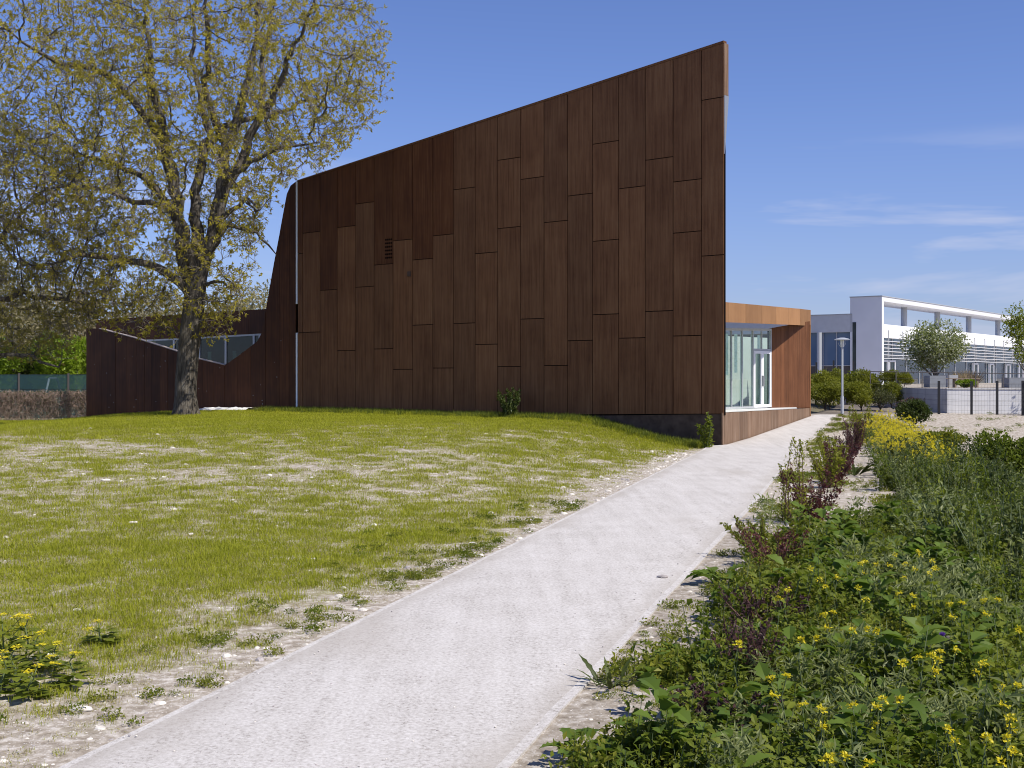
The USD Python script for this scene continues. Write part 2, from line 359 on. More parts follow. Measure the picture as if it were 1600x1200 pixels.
MAT['path'] = M('pale_gravel', {
    'g': ('geometry', {}), 'n1': ('noise_texture', {'scale': 1.3, 'detail': 6.0, 'roughness': 0.6}), 'n2': ('noise_texture', {'scale': 34.0, 'detail': 7.0, 'roughness': 0.82}),
    'v': ('voronoi_texture', {'scale': 30.0}), 'mp': ('mapping', {'rotation': (0, 0, 0.27), 'scale': (2.2, 0.16, 1.0)}), 'nt': ('noise_texture', {'scale': 2.4, 'detail': 5.0}),
    'ad': ('math', {'math_type': 'multiply_add', 'value2': 0.8}), 'ha': ('math', {'math_type': 'multiply', 'value2': 0.12}), 'hb': ('math', {'math_type': 'multiply_add', 'value2': 0.14}),
    'r': ('rgb_ramp', {'ramp': [(0.40, (0.20, 0.18, 0.16)), (0.48, (0.43, 0.405, 0.38)), (0.57, (0.53, 0.507, 0.485)), (0.68, (0.64, 0.62, 0.60))]}),
    'sp': ('rgb_ramp', {'ramp': [(0.07, (1, 1, 1)), (0.12, (0, 0, 0))]}), 'mixs': ('mix', {'color2': (0.22, 0.19, 0.17)}), 'at': ('attribute', {'attribute': 'soil'}), 'ms': ('math', {'math_type': 'multiply', 'value2': 0.5}), 'mo': ('mix', {'color2': (0.33, 0.295, 0.255)}),
    'bp': ('bump', {'strength': 0.35, 'distance': 0.012}), 'p': ('principled_bsdf', {'roughness': 0.95, 'specular_ior_level': 0.15})},
    [('g.position', 'n1.vector'), ('g.position', 'n2.vector'), ('g.position', 'v.vector'), ('g.position', 'mp.vector'), ('mp.vector', 'nt.vector'),
     ('n1.fac', 'ha.value1'), ('nt.fac', 'hb.value1'), ('ha.value', 'hb.value3'), ('n2.fac', 'ad.value1'), ('hb.value', 'ad.value3'), ('ad.value', 'r.fac'),
     ('v.distance', 'sp.fac'), ('sp.color', 'mixs.fac'), ('r.color', 'mixs.color1'), ('at.fac', 'ms.value1'), ('ms.value', 'mo.fac'), ('mixs.color', 'mo.color1'), ('mo.color', 'p.base_color'), ('n2.fac', 'bp.height'), ('bp.normal', 'p.normal')])
MAT['edging'] = plain('edging_concrete', (0.52, 0.50, 0.475), 0.9, var=0.16, nscale=9)

# ---------------------------------------------------------------- terrain
ly = np.array([-40, 7.74, 43.0, 44.0, 70]); lx = np.array([-15.6, -2.72, 6.80, 7.0, 19.5])
ry = np.array([-40, 7.87, 22.3, 33.4, 43, 51.6, 56, 70]); rx = np.array([-13.5, 0.0, 4.17, 7.28, 10.1, 12.97, 14.5, 19.3])
XL = lambda y: np.interp(y, ly, lx)
XR = lambda y: np.interp(y, ry, rx)
ZP = lambda y: np.interp(y, [41, 46, 56, 60], [0, 0.16, 0.68, 0.75])


def H(x, y, fine=True):
    x, y = np.asarray(x, float), np.asarray(y, float)
    dl, dr = (XL(y) - x) * 0.965, (x - XR(y)) * 0.962
    zp = ZP(y)
    lawn = 0.82 * S(dl, 0.1, 6.2) * S(y, 13, 42) * (1 - 1.12 * S(-x, 15, 26)) - 0.05 * S(y, 60, 80)
    lawn = np.where(y < 58, lawn, lawn * (1 - S(y, 58, 75)))
    right = -1.05 * S(dr, 2.6, 6.5) * (1 - S(y, 34, 47))
    z = np.where(dl > 0, lawn, np.where(dr > 0, zp + right, zp))
    slope = 1.15 * S(y, 58, 78) * S(x, 8, 14) * (1 - S(x, 18.9, 19.6))
    terr = np.where((x > 19.9) & (y > 60.2), 1.88 - zp, 0)
    z = z + np.where(y > 57.5, np.where((x > 19.9) & (y > 60.2), terr, slope), 0)
    if fine:
        m = 0.09 * (fnoise(x, y, 0.5, 3) - 0.5) + 0.05 * (fnoise(x, y, 2.2, 5) - 0.5)
        z = z + m * (S(dl, 0.15, 1.5) + S(dr, 0.1, 1.0)) * np.where(y < 62, 1, 0.3)
    return z


def cover(x, y):
    """How much of the lawn is grassed over, 0 to 1."""
    dl = (XL(y) - x) * 0.965
    band = np.interp(y, [6, 10, 12.5, 14, 18.5, 21, 25, 33, 38, 45, 60], [0.42, 0.44, 0.54, 0.82, 0.80, 0.58, 0.46, 0.42, 0.56, 0.9, 0.95])
    band = band + 0.14 * S(x + 8, 0, 10) * S(y, 20, 30)
    n = fnoise(x * 0.6, y, 0.42, 11, 4) - 0.5
    n2 = fnoise(x, y, 1.6, 13, 3) - 0.5
    n3 = fnoise(x, y, 4.5, 15, 2) - 0.5
    n4 = fnoise(x, y, 11.0, 16, 2) - 0.5
    c = band - .06 + 1.0 * n + 0.85 * n2 + 1.5 * n3 + 2.1 * n4 - 0.9 * (1 - S(dl, 0.15, 1.5))
    return np.clip(c, 0, 1) * (dl > 0.05)


def grid_mesh(xs, ys, zf):
    X, Y = np.meshgrid(xs, ys)
    v = np.column_stack([X.ravel(), Y.ravel(), zf(X.ravel(), Y.ravel())])
    n = len(xs)
    i, j = np.meshgrid(np.arange(len(ys) - 1), np.arange(n - 1), indexing='ij')
    a = (i * n + j).ravel()
    return v, np.vstack([np.column_stack([a, a + 1, a + n + 1]), np.column_stack([a, a + n + 1, a + n])])


xs = np.concatenate([np.arange(-400, -45, 25), np.arange(-45, -20, 1.0), np.arange(-20, 30, 0.28), np.arange(30, 60, 3), np.arange(60, 401, 20)])
ys = np.concatenate([np.arange(-80, 3, 6), np.arange(4, 62, 0.3), np.arange(62, 110, 2), np.arange(110, 700, 30)])


def ground_z(x, y):
    z = H(x, y)
    onpath = (x > XL(y) + 0.3) & (x < XR(y) - 0.3) & (y < 57)
    return np.where(onpath, z - 0.04, z)


gv, gf = grid_mesh(xs, ys, ground_z)
gp = obj('ground', (gv, gf), MAT['ground'], smooth=True, kind='structure', label='pale chalky soil under the lawn and planted strip')
pv = UsdGeom.PrimvarsAPI(gp)
dirt = np.clip(S(gv[:, 1], 56.6, 58.5) * S(gv[:, 0], 8, 13) * (1 - S(gv[:, 0], 19.0, 20.0)), 0, 1) * (0.6 + 0.8 * (fnoise(gv[:, 0], gv[:, 1], 0.8, 21) - 0.3))
drg = (gv[:, 0] - XR(gv[:, 1])) * 0.962
gc = cover(gv[:, 0], gv[:, 1])
gc = np.where(drg > 0, 0.9 * S(drg, 2.2, 4.5) * (1 - S(gv[:, 1], 36, 44)), gc)
dirt = np.where((drg > 0) & (gv[:, 1] < 20), np.maximum(dirt, 0.22 + 0.4 * S(drg, 0.5, 1.3)), dirt)
pv.CreatePrimvar('cover', Sdf.ValueTypeNames.FloatArray, 'vertex').Set(Vt.FloatArray.FromNumpy(gc.astype(np.float32)))
pv.CreatePrimvar('dirt', Sdf.ValueTypeNames.FloatArray, 'vertex').Set(Vt.FloatArray.FromNumpy(np.clip(dirt, 0, 1).astype(np.float32)))

# the path and its edging
rg = np.random.default_rng(5)
py_ = np.concatenate([np.arange(-30, 4, 2.0), np.arange(4, 57.01, 0.4)])
rows = []; NT = 25; TT = np.linspace(0, 1, NT)
for y in py_:
    l = XL(y) if y < 43 else np.interp(y, [43, 56, 57], [7.34, 13.46, 13.95])
    rows.append(np.column_stack([l + (XR(y) - l) * TT, np.full(NT, y), ZP(y) + 0.012 + 0.012 * np.sin(np.pi * TT) ** .5]))
v = np.vstack(rows); i, j = np.meshgrid(np.arange(len(py_) - 1), np.arange(NT - 1), indexing='ij'); a = (i * NT + j).ravel()
pth = obj('path', (v, np.vstack([np.column_stack([a, a + 1, a + NT + 1]), np.column_stack([a, a + NT + 1, a + NT])])), MAT['path'], smooth=True, kind='structure', label='pale compacted gravel footpath leading to the building')

ef = np.tile(np.abs(2 * TT - 1), len(py_)); ef = np.clip(S(ef + .55 * (fnoise(v[:, 0], v[:, 1], 1.4, 95, 4) - .5), .72, 1.05) + .8 * S(fnoise(v[:, 0], v[:, 1] * .5, .7, 96, 4), .56, .75), 0, 1)
UsdGeom.PrimvarsAPI(pth).CreatePrimvar('soil', Sdf.ValueTypeNames.FloatArray, 'vertex').Set(Vt.FloatArray.FromNumpy(ef.astype(np.float32)))


def edging(fx, y0, y1, w, h):
    yy = np.arange(y0, y1 + .01, 0.5); x = fx(yy); z = ZP(yy)
    wob = 0.03 * (fnoise(x, yy, 0.9, 31) - 0.5) * 2
    c = [np.column_stack([x + wob - w / 2, yy, z - 0.1]), np.column_stack([x + wob - w / 2, yy, z + h]), np.column_stack([x + wob + w / 2, yy, z + h]), np.column_stack([x + wob + w / 2, yy, z - 0.1])]
    v = np.stack(c, 1).reshape(-1, 3); f = []
    for k in range(len(yy) - 1):
        for q in range(3):
            a = k * 4 + q; f += [[a, a + 4, a + 5], [a, a + 5, a + 1]]
    return v, np.array(f)


obj('path_edging', edging(XR, -10, 56, 0.08, 0.018), MAT['path'], kind='structure', label='pale concrete edging along the planted side of the path')
obj('path_edging', edging(XL, -10, 42.6, 0.06, 0.014), MAT['path'], kind='structure', label='pale concrete edging along the lawn side of the path')

# ---------------------------------------------------------------- rust-clad hall
VPX = -1530.0
u = np.array([VPX - 800, F]); u /= np.linalg.norm(u)
R0 = np.array([330 / F * 43, 43.0])
W = Frame(R0, u, (-u[1], u[0])) if -u[1] * 0 + u[0] < 0 else None
hall = thing('theatre_building', 'tall rust-brown steel clad hall with slanting roofline and glazed porch', 'building')
smax = W.at(465.2)
top_s = [W.at(*q) for q in ((463, 283), (1131, 64))]
TOP = lambda s: np.interp(s, [top_s[1][0], top_s[0][0]], [top_s[1][1], top_s[0][1]])
cols = [465.2, 472.8, 500, 526.8, 555.2, 584.4, 614, 644.4, 676.4, 708.4, 742.4, 777.2, 813.1, 850, 886.9, 925.9, 966.7, 1008.1, 1051.6, 1096, 1130.6]
joints = [(396, 520), (363, 519), (453,), (354, 547.6), (317, 448), (413, 545), (375, 577), (405, 507.6), (367, 575), (294.4, 505), (395, 538), (248, 355.5, 572.8),
          (278, 498), (346, 571), (304, 532), (222.4, 375.4, 491), (292.6, 528), (247.6, 486), (281.8, 362.5, 524.5), (154, 399)]
G = 0.015
wall_bot = lambda s: np.interp(s, [0, 8, 16, 40], [1.16, 0.98, 0.62, 0.3])
for c in range(20):
    s1, s0 = W.at(cols[c]), W.at(cols[c + 1])
    sm = (s0 + s1) / 2
    zs = sorted([W.at((cols[c] + cols[c + 1]) / 2, y)[1] for y in joints[c]])
    edges = [None] + zs + [None]
    for k in range(len(edges) - 1):
        zb0 = wall_bot(s0) if edges[k] is None else edges[k] + G
        zb1 = wall_bot(s1) if edges[k] is None else edges[k] + G
        zt0 = TOP(s0) - 0.07 if edges[k + 1] is None else edges[k + 1] - G
        zt1 = TOP(s1) - 0.07 if edges[k + 1] is None else edges[k + 1] - G
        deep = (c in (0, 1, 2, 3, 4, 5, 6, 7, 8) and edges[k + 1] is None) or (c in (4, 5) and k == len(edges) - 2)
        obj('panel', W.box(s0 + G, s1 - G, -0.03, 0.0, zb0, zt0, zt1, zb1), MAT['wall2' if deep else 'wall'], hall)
sL = W.at(463.6)
# backing slab, roof-edge flashing, corner return, dark foot
obj('wall_backing', W.box(0.0, smax, -0.17, -0.05, 1.10, TOP(0) - 0.09, TOP(smax) - 0.09, 0.4), MAT['dark'], hall)
obj('roof_flashing', W.box(-0.02, smax + 0.02, -0.2, 0.015, TOP(0) - 0.06, TOP(0) + 0.02, TOP(smax) + 0.02, TOP(smax) - 0.06), MAT['wall'], hall)
zc = W.at(1130.5, 148)[1]
obj('corner_return', W.box(-0.035, -0.005, -0.30, -0.02, zc, TOP(0) - 0.06), MAT['plinth'], hall)
zb = W.at(1130.5, 240)[1]
q = lambda s, d, z: W.p(s, d, z)[0]
brace = hexa([q(-0.03, -0.06, zb), q(0.0, -0.06, zb), q(0.0, -0.04, zb), q(-0.03, -0.04, zb)], [q(-0.03, -0.34, zc), q(0.0, -0.34, zc), q(0.0, -0.04, zc), q(-0.03, -0.04, zc)])
obj('corner_brace', brace, MAT['steel'], hall)
obj('base_panel', W.box(0.045, 22, -0.2, -0.045, -0.4, 1.14, 0.5), MAT['base'], hall)
# hall body behind the screen wall
hb = [W.p(9.0, -0.25, 0)[0][:2], W.p(smax - 0.3, -0.25, 0)[0][:2]]
hb += [hb[1] + np.array([0.1, 1.0]) * 13, hb[0] + np.array([0.03, 1.0]) * 13]
vb = [[*p, 0.0] for p in hb]; vt = [[*hb[0], TOP(9.0) - 0.4], [*hb[1], TOP(smax) - 0.5], [*hb[2], 6.0], [*hb[3], 8.5]]
mh = trimesh.Trimesh(*hexa([vb[0], vb[3], vb[2], vb[1]], [vt[0], vt[3], vt[2], vt[1]]), process=False)
obj('hall_body', mh if mh.volume > 0 else (np.array(mh.vertices), np.array(mh.faces)[:, ::-1]), MAT['wall'], hall)
# ventilation grille
for (px0, py0, px1, py1) in ((601.5, 372, 613, 405),):
    sa, za = W.at(px1, py1); sb, zb_ = W.at(px0, py0)
    parts = []
    for a in range(4):
        for b in range(6):
            s_ = sa + (sb - sa) * (a + .5) / 4; z_ = za + (zb_ - za) * (b + .5) / 6
            m = trimesh.creation.cylinder(radius=0.042, height=0.012, sections=12)
            vv = np.array(m.vertices); parts.append((W.p(s_ + vv[:, 0], 0.007 + vv[:, 2], z_ + vv[:, 1]), m.faces))
    obj('vent_grille', cat_mesh(parts), MAT['dark'], hall)
obj('fixing_plate', W.box(W.at(642, 430)[0], W.at(637, 430)[0], 0.002, 0.03, W.at(640, 432)[1], W.at(640, 424)[1]), MAT['base'], hall)
# white strip put in for daylight seen through the slit
for (ya, yb) in ((283, 475), (520, 646)):
    z1, z0 = W.at(463.6, ya)[1], W.at(463.6, yb)[1]
    obj('slit_strip', W.box(sL - 0.045, sL + 0.045, -0.06, 0.012, z0, z1), MAT['strip'], hall)

# curved low wall, same plane carried on to the left
prof = [(462, 284), (454, 290), (448, 303), (442, 335), (436, 368), (428, 410), (420, 455), (413, 498), (408, 522), (402, 533), (392, 541), (372, 556), (351, 570.5),
        (308, 560.5), (272, 547.5), (210, 528), (155, 513.5), (134.5, 512.5)]
pts = [W.at(*p) for p in prof]
sE = W.at(134.5)
lowpoly = Polygon(pts + [(sE, -0.5), (pts[0][0], -0.5)])
edges_px = [462, 452, 437, 415, 392, 371, 351, 333, 317, 300, 283, 271, 262, 250, 236, 225, 213, 197, 180, 158, 134.5]
for k in range(len(edges_px) - 1):
    s0, s1 = W.at(edges_px[k]), W.at(edges_px[k + 1])
    if s1 - s0 < 0.3:
        continue
    g = lowpoly.intersection(sbox(s0 + 0.009, -0.45, s1 - 0.009, 30))
    if g.is_empty:
        continue
    d = -0.004 * (k % 3)
    obj('low_wall_panel', W.poly(g, -0.04 + d, 0.0 + d), MAT['low'], hall)
obj('low_wall_backing', W.poly(lowpoly.buffer(-0.02), -0.26, -0.055), MAT['dark'], hall)
for (a, b) in (((351, 570.5), (300, 558.5)), ((300, 558.5), (272, 547.5)), ((272, 547.5), (210, 528)), ((210, 528), (155, 513.5))):
    A, B = W.at(*a), W.at(*b)
    obj('edge_trim', W.box(A[0], B[0], -0.2, 0.02, A[1] - 0.005, A[1] + 0.03, B[1] + 0.03, B[1] - 0.005), MAT['trim'], hall)  # added strip, its pale colour stands for sunlight on the cut edge
# small pale metal studs scattered at random
rs = np.random.default_rng(3); parts = []
for k in range(34):
    s_ = rs.uniform(W.at(440), sE - 0.3); z_ = rs.uniform(0.4, 4.2)
    if lowpoly.contains(sbox(s_ - .1, z_ - .1, s_ + .1, z_ + .1)):
        parts.append(W.box(s_, s_ + rs.uniform(0.015, 0.03), 0.0, 0.015, z_, z_ + rs.uniform(0.02, 0.05)))
obj('stud', cat_mesh(parts), MAT['alu'], hall, kind='stuff', label='small pale studs dotted over the low wall')

# low wing behind the curved wall: fascia, ribbon window
B0 = Frame(R0 + np.array([u[1], -u[0]]) * 6.0, u, W.n)
zf = lambda px, py: B0.at(px, py)[1]
sa, sb = B0.at(470), B0.at(150)
ftop = lambda s: np.interp(s, [B0.at(410), B0.at(151)], [zf(410, 483), zf(151, 500)])
fbot = lambda s: np.interp(s, [B0.at(405), B0.at(255)], [zf(405, 521), zf(255, 529.5)])
fs = np.linspace(sa, sb, 10)
for k in range(9):
    obj('wing_fascia', B0.box(fs[k] + .008, fs[k + 1] - .008, -0.06, 0.0, fbot(fs[k]), ftop(fs[k]), ftop(fs[k + 1]), fbot(fs[k + 1])), MAT['low'], hall)
obj('wing_roof', B0.box(sa, sb, -9, -0.07, ftop(sa) - .35, ftop(sa) - .05, ftop(sb) - .05, ftop(sb) - .35), MAT['dark'], hall)
mull = [470, 405, 396, 352, 311, 271, 228, 180, 150]
for k in range(len(mull) - 1):
    s0, s1 = B0.at(mull[k]), B0.at(mull[k + 1])
    zt = min(fbot(s0), fbot(s1)) - 0.0
    fr = cat_mesh([B0.box(s0, s0 + .09, -0.12, -0.02, 0.6, fbot(s0)), B0.box(s1 - .07, s1, -0.12, -0.02, 0.6, fbot(s1)), B0.box(s0 + .09, s1 - .07, -0.12, -0.02, fbot(s0) - .10, fbot(s0) - .002, fbot(s1) - .002, fbot(s1) - .10)])
    w = obj('wing_window', fr, MAT['alu'], hall)
    obj('pane', B0.box(s0 + .09, s1 - .07, -0.075, -0.06, 0.6, fbot(s0) - .10, fbot(s1) - .10), MAT['glass'], w)
obj('wing_interior', B0.box(sa, sb, -4.6, -4.4, 0.2, ftop(sa) - .4, ftop(sb) - .4), MAT['in_dark'], hall)
for s_ in (B0.at(318), B0.at(357)):
    obj('wing_blind', B0.box(s_ - .32, s_, -0.32, -0.28, 0.6, 3.9), MAT['curtain'], hall)

# porch: sloping canopy fascia, plinth, glazing, side wall
P0, P1 = np.array([7.277, 43.0]), np.array([467 / F * 56, 56.0])
pu = unit(P1 - P0); PL = np.linalg.norm(P1 - P0); pn = np.array([pu[1], -pu[0]])
PF = Frame(P0, pu, pn)
q0, q1 = W.at(1128.3), None
pb = lambda s: np.interp(s, [0, PL], [0.0, 0.66])
pt = lambda s: np.interp(s, [0, PL], [EYE - 55 * 43 / F, EYE - 47.5 * 56 / F])
bounds = [0, 2.1, 3.3, 4.5, 5.7, 6.9, 8.1, 9.3, 10.5, 11.7, 12.9, PL]
for k in range(len(bounds) - 1):
    a, b = bounds[k] + (0.006 if k else -0.05), bounds[k + 1] - 0.006
    obj('plinth_panel', PF.box(a, b, -0.04, 0.0, pb(a) - .3, pt(a), pt(b), pb(b) - .3), MAT['plinth'], hall)
obj('plinth_backing', PF.box(0.45, PL - 0.01, -0.3, -0.05, 0.0, pt(0) - .01, pt(PL) - .01, 0.3), MAT['dark'], hall)
obj('plinth_end', PF.box(PL - 0.005, PL + 0.03, -0.5, 0.0, 0.2, pt(PL)), MAT['plinth'], hall)
ct = lambda s: np.interp(s, [0, PL], [EYE + 119 * 43 / F, EYE + 106.5 * 56 / F])
cb = lambda s: np.interp(s, [0, PL], [EYE + 87 * 43 / F, EYE + 81.5 * 56 / F])
FF = Frame(P0 - pn * 0.12, pu, pn)
fb = [FF.at(x) for x in (1132 - 27, 1138, 1165.6, 1190, 1212.5, 1232.5, 1250.6, 1266.6)]
for k in range(len(fb) - 1):
    a, b = max(fb[k], 0.3) + .012, fb[k + 1] - .012
    obj('fascia_panel', FF.box(a, b, -0.04, 0, cb(a), ct(a), ct(b), cb(b)), MAT['fascia'], hall)
obj('fascia_backing', FF.box(0.3, PL - .05, -0.09, -0.045, cb(0.3) + .02, ct(0.3) - .02, ct(PL) - .02, cb(PL) + .02), MAT['dark'], hall)
obj('fascia_end', FF.box(fb[-1] - 0.004, fb[-1] + 0.03, -0.6, 0, cb(PL), ct(PL)), MAT['fascia'], hall)
# glazing line
A = np.array([8.30, 50.25]); Bq = np.array([404.5 / F * 53.5, 53.5]); gu = unit(Bq - A); GL = np.linalg.norm(Bq - A)
A = A - gu * 1.6; GL += 1.6
GF = Frame(A, gu, (gu[1], -gu[0]))
C = np.array([465.5 / F * 55.75, 55.75])
CF = Frame(Bq, unit(C - Bq), (unit(C - Bq)[1], -unit(C - Bq)[0])); CL = np.linalg.norm(C - Bq)
gfl = 1.13
soff = lambda x, y: 4.40 + 0.0 * x + (y - 50.5) * 0.052
# roof slab & soffit (a wedge between fascia and glazing), floor slab
rf = [FF.p(0.4, -0.095, 0)[0][:2], FF.p(PL - .02, -0.095, 0)[0][:2], C + np.array([-.76, .65]) * .22, A + np.array([-.76, .65]) * .22]  # roof stops behind the glazing so sun reaches the added wall
zz = [cb(0.4) + .01, cb(PL) + .01, 4.95, 4.55]
mr = trimesh.Trimesh(*hexa([[*p, z] for p, z in zip(rf, zz)], [[*p, z + .55] for p, z in zip(rf, [cb(0.4) - .2, cb(PL) - .2, 4.7, 4.3])]), process=False)
mr = mr if mr.volume > 0 else trimesh.Trimesh(mr.vertices, np.array(mr.faces)[:, ::-1], process=False)
obj('porch_soffit', mr, MAT['soffit'], hall)
fl = [PF.p(0.3, -0.35, 0)[0][:2], PF.p(PL - .35, -0.35, 0)[0][:2], C + np.array([-5.0, 4.2]), A + np.array([-5.0, 4.2])]
mf = trimesh.Trimesh(*hexa([[*p, 0.6] for p in fl], [[*p, gfl - .03] for p in fl]), process=False)
mf = mf if mf.volume > 0 else trimesh.Trimesh(mf.vertices, np.array(mf.faces)[:, ::-1], process=False)
obj('porch_floor', mf, MAT['floor_in'], hall)
gtop = lambda s: np.interp(s, [0, GL], [4.36, 4.50])
gx = [1100, 1126.5, 1142.7, 1159.4, 1175.8]
sg = [0.0] + [GF.at(x) for x in gx[1:]]
d0, d1 = GF.at(1176.2), GF.at(1203.2)
parts = [GF.box(0, GL, -.05, .04, gfl, gfl + .07), GF.box(0, GL, -.05, .04, gtop(0) - .10, gtop(0), gtop(GL), gtop(GL) - .10), GF.box(GL - .06, GL, -.05, .04, gfl + .07, 4.40)]
for s_ in sg[1:4]:
    parts.append(GF.box(s_ - .02, s_ + .02, -.06, .03, gfl + .07, gtop(s_) - .10))
dtop = gfl + 2.40
parts += [GF.box(d0 - .03, d0 + .03, -.06, .03, gfl + .07, gtop(d0) - .10), GF.box(d0 + .03, GL - .06, -.06, .03, dtop, dtop + .09), GF.box((d0 + d1) / 2 - .02, (d0 + d1) / 2 + .02, -.05, .03, dtop + .09, gtop(d0) - .1)]
gfm = obj('glazing_frame', cat_mesh(parts), MAT['alu'], hall)
pb_ = sg[:4] + [d0]
for k in range(len(pb_) - 1):
    obj('pane', GF.box(pb_[k] + .026, pb_[k + 1] - .031, -.012, 0, gfl + .07, gtop(pb_[k]) - .1), MAT['glass_porch'], gfm)
for a, b in ((d0 + .031, (d0 + d1) / 2 - .021), ((d0 + d1) / 2 + .021, GL - .062)):
    obj('pane', GF.box(a, b, -.012, 0, dtop + .091, gtop(a) - .1), MAT['glass_porch'], gfm)
dm = (d0 + d1) / 2
for k, (a, b) in enumerate(((d0 + .03, dm - .004), (dm + .004, GL - .062))):
    fr = cat_mesh([GF.box(a, a + .10, -.05, .055, gfl + .012, dtop - .004), GF.box(b - .10, b, -.05, .055, gfl + .012, dtop - .004), GF.box(a + .10, b - .10, -.05, .055, gfl + .012, gfl + .14), GF.box(a + .10, b - .10, -.05, .055, dtop - .12, dtop - .004)])
    dr_ = obj('door', fr, MAT['white'], hall)
    obj('pane', GF.box(a + .10, b - .10, -.01, .0, gfl + .14, dtop - .12), MAT['glass'], dr_)
    hx = b - .05 if k == 0 else a + .05
    obj('handle', GF.box(hx - .015, hx + .015, .056, .11, gfl + .9, gfl + 1.35), MAT['steel'], dr_)
# interior: pale curtains with gaps, wall added to catch sun behind the glass
rs = np.random.default_rng(8)
for (a, b, zb_, zt_) in ((0.3, 1.5, 1.16, 4.2), (1.86, 2.02, 1.16, 4.2), (2.30, 2.62, 2.5, 4.2), (2.80, 2.92, 1.16, 4.2), (3.16, 3.36, 2.6, 4.2), (3.66, 3.84, 1.16, 4.2), (4.45, 4.7, 1.16, 4.2), (5.08, 5.25, 1.16, 4.2)):
    n = int((b - a) / 0.03); ss = np.linspace(a, b, n)
    dd = -0.17 + 0.03 * np.sin(ss * 26 + a)
    top_, bot_ = GF.p(ss, 0, zt_), GF.p(ss, 0, zb_)
    off = np.column_stack([np.outer(dd, GF.n), np.zeros(n)])
    vv = np.vstack([bot_ + off, top_ + off]); i = np.arange(n - 1)
    obj('curtain', (vv, np.vstack([np.column_stack([i, i + 1, n + i + 1]), np.column_stack([i, n + i + 1, n + i])])), MAT['curtain'], hall, smooth=True)
obj('porch_interior', GF.box(-1.0, GL + 6.0, -3.3, -3.2, 1.1, 4.3), MAT['added_wall'], hall)
pw = np.linspace(0.03, CL, 10)
for k in range(9):
    obj('porch_side_panel', CF.box(pw[k] + .004, pw[k + 1] - .004, -.03, -.003 * (k % 2), gfl - .07, 4.52 + .4 * pw[k] / CL, 4.52 + .4 * pw[k + 1] / CL), MAT['porch'], hall)
obj('porch_side_backing', CF.box(0.03, CL - .01, -.2, -.035, gfl - .07, 4.5, 4.9), MAT['dark'], hall)
obj('porch_end', CF.box(CL + .002, CL + .05, -.45, .02, 0.3, cb(PL) + .02), MAT['fascia'], hall)
bk = [C, C + np.array([-3.2, 3.2]), C + np.array([-6.5, 0.0]), Bq + np.array([-0.3, 0.6])]

# ---------------------------------------------------------------- white school building
e1 = np.array([2208 - 800, F]); e1 = unit(e1); en = np.array([-e1[1], e1[0]])       # along the front; into the building
E0 = np.array([578 / F * 95, 95.0])
EF = Frame(E0, e1, -en)
school = thing('school_building', 'long white flat-roofed building with overhanging roof frame and louvred front', 'building')
LEN, DEP, ZT, ZG = 70.0, 2.5, EYE + 127 * 95 / F, 1.7
obj('end_wall', EF.box(-0.0, 0.45, -DEP, 0.0, ZG - 1, ZT), MAT['render'], school)
obj('roof_slab', EF.box(0.452, LEN, -DEP, 0.0, ZT - 0.36, ZT), MAT['render'], school)
obj('roof_cap', EF.box(-0.04, LEN, -DEP - .04, 0.04, ZT + .003, ZT + 0.07), MAT['column'], school)
for px in (1412.5, 1464.5, 1513.5, 1559, 1602):
    k = (px - 800) / F
    s_ = (Frame(E0 + en * 1.5, e1, -en)).at(px)
    m = trimesh.creation.cylinder(radius=0.25, height=1.6, sections=16); c = EF.p(s_, -1.5, 0)[0]
    m.apply_translation([c[0], c[1], ZT - .36 - .801]); obj('column', m, MAT['column'], school, smooth=30)
# main volume: rounded white roof edge, glass wall behind louvres
VZ1, VZ0 = EYE + 86 * 95 / F, EYE + 63 * 95 / F
prof_ = []
for a in np.linspace(0, np.pi / 2, 8):
    prof_.append((-0.9 + 0.75 * math.cos(a), VZ1 - 0.75 + 0.75 * math.sin(a)))
ring = [(-0.15, VZ0)] + prof_ + [(-4.0, VZ1), (-4.0, VZ0)]
r0 = np.vstack([EF.p(0.46, d, z) for d, z in ring]); r1 = np.vstack([EF.p(LEN, d, z) for d, z in ring]); n = len(ring)
f = [[i, (i + 1) % n, n + (i + 1) % n] for i in range(n)] + [[i, n + (i + 1) % n, n + i] for i in range(n)]
m = trimesh.Trimesh(np.vstack([r0, r1]), f, process=False)
obj('roof_edge', m, MAT['white'], school, smooth=35)
obj('interior_wall', EF.box(0.46, LEN, -3.4, -3.2, ZG, VZ0), MAT['in_dark'], school)
obj('interior_floor', EF.box(0.46, LEN, -3.2, -0.6, ZG, ZG + 0.12), MAT['in_wall'], school)
bay = 3.35
for k in range(14):
    s0, s1 = 0.5 + k * bay, 0.5 + (k + 1) * bay
    fr = cat_mesh([EF.box(s0 - .05, s0 + .05, -.62, -.5, ZG + .12, VZ0), EF.box(s0 + .05, s1 - .05, -.6, -.52, 3.98, 4.06)])
    w = obj('glass_bay', fr, MAT['alu'], school)
    obj('pane', EF.box(s0 + .05, s1 - .05, -.575, -.56, ZG + .12, 3.97), MAT['glass_blue'], w)
    obj('pane', EF.box(s0 + .05, s1 - .05, -.575, -.56, 4.07, VZ0 - .01), MAT['glass_blue'], w)
    obj('post', EF.box(s0 + 1.3, s0 + 1.4, -.2, -.1, 3.95, VZ0 + .6), MAT['alu'], school)
    obj('louvre_bay', cat_mesh([EF.box(s0, s1 - .02, -.34, -.08, VZ0 - .28 - i * .265, VZ0 - .23 - i * .265) for i in range(6)]), MAT['white'], school) if k > 12 else \
        [obj('louvre', EF.box(s0, s1 - .02, -.30, -.1, VZ0 - .28 - i * .265, VZ0 - .24 - i * .265), MAT['white'], school) for i in range(6)]
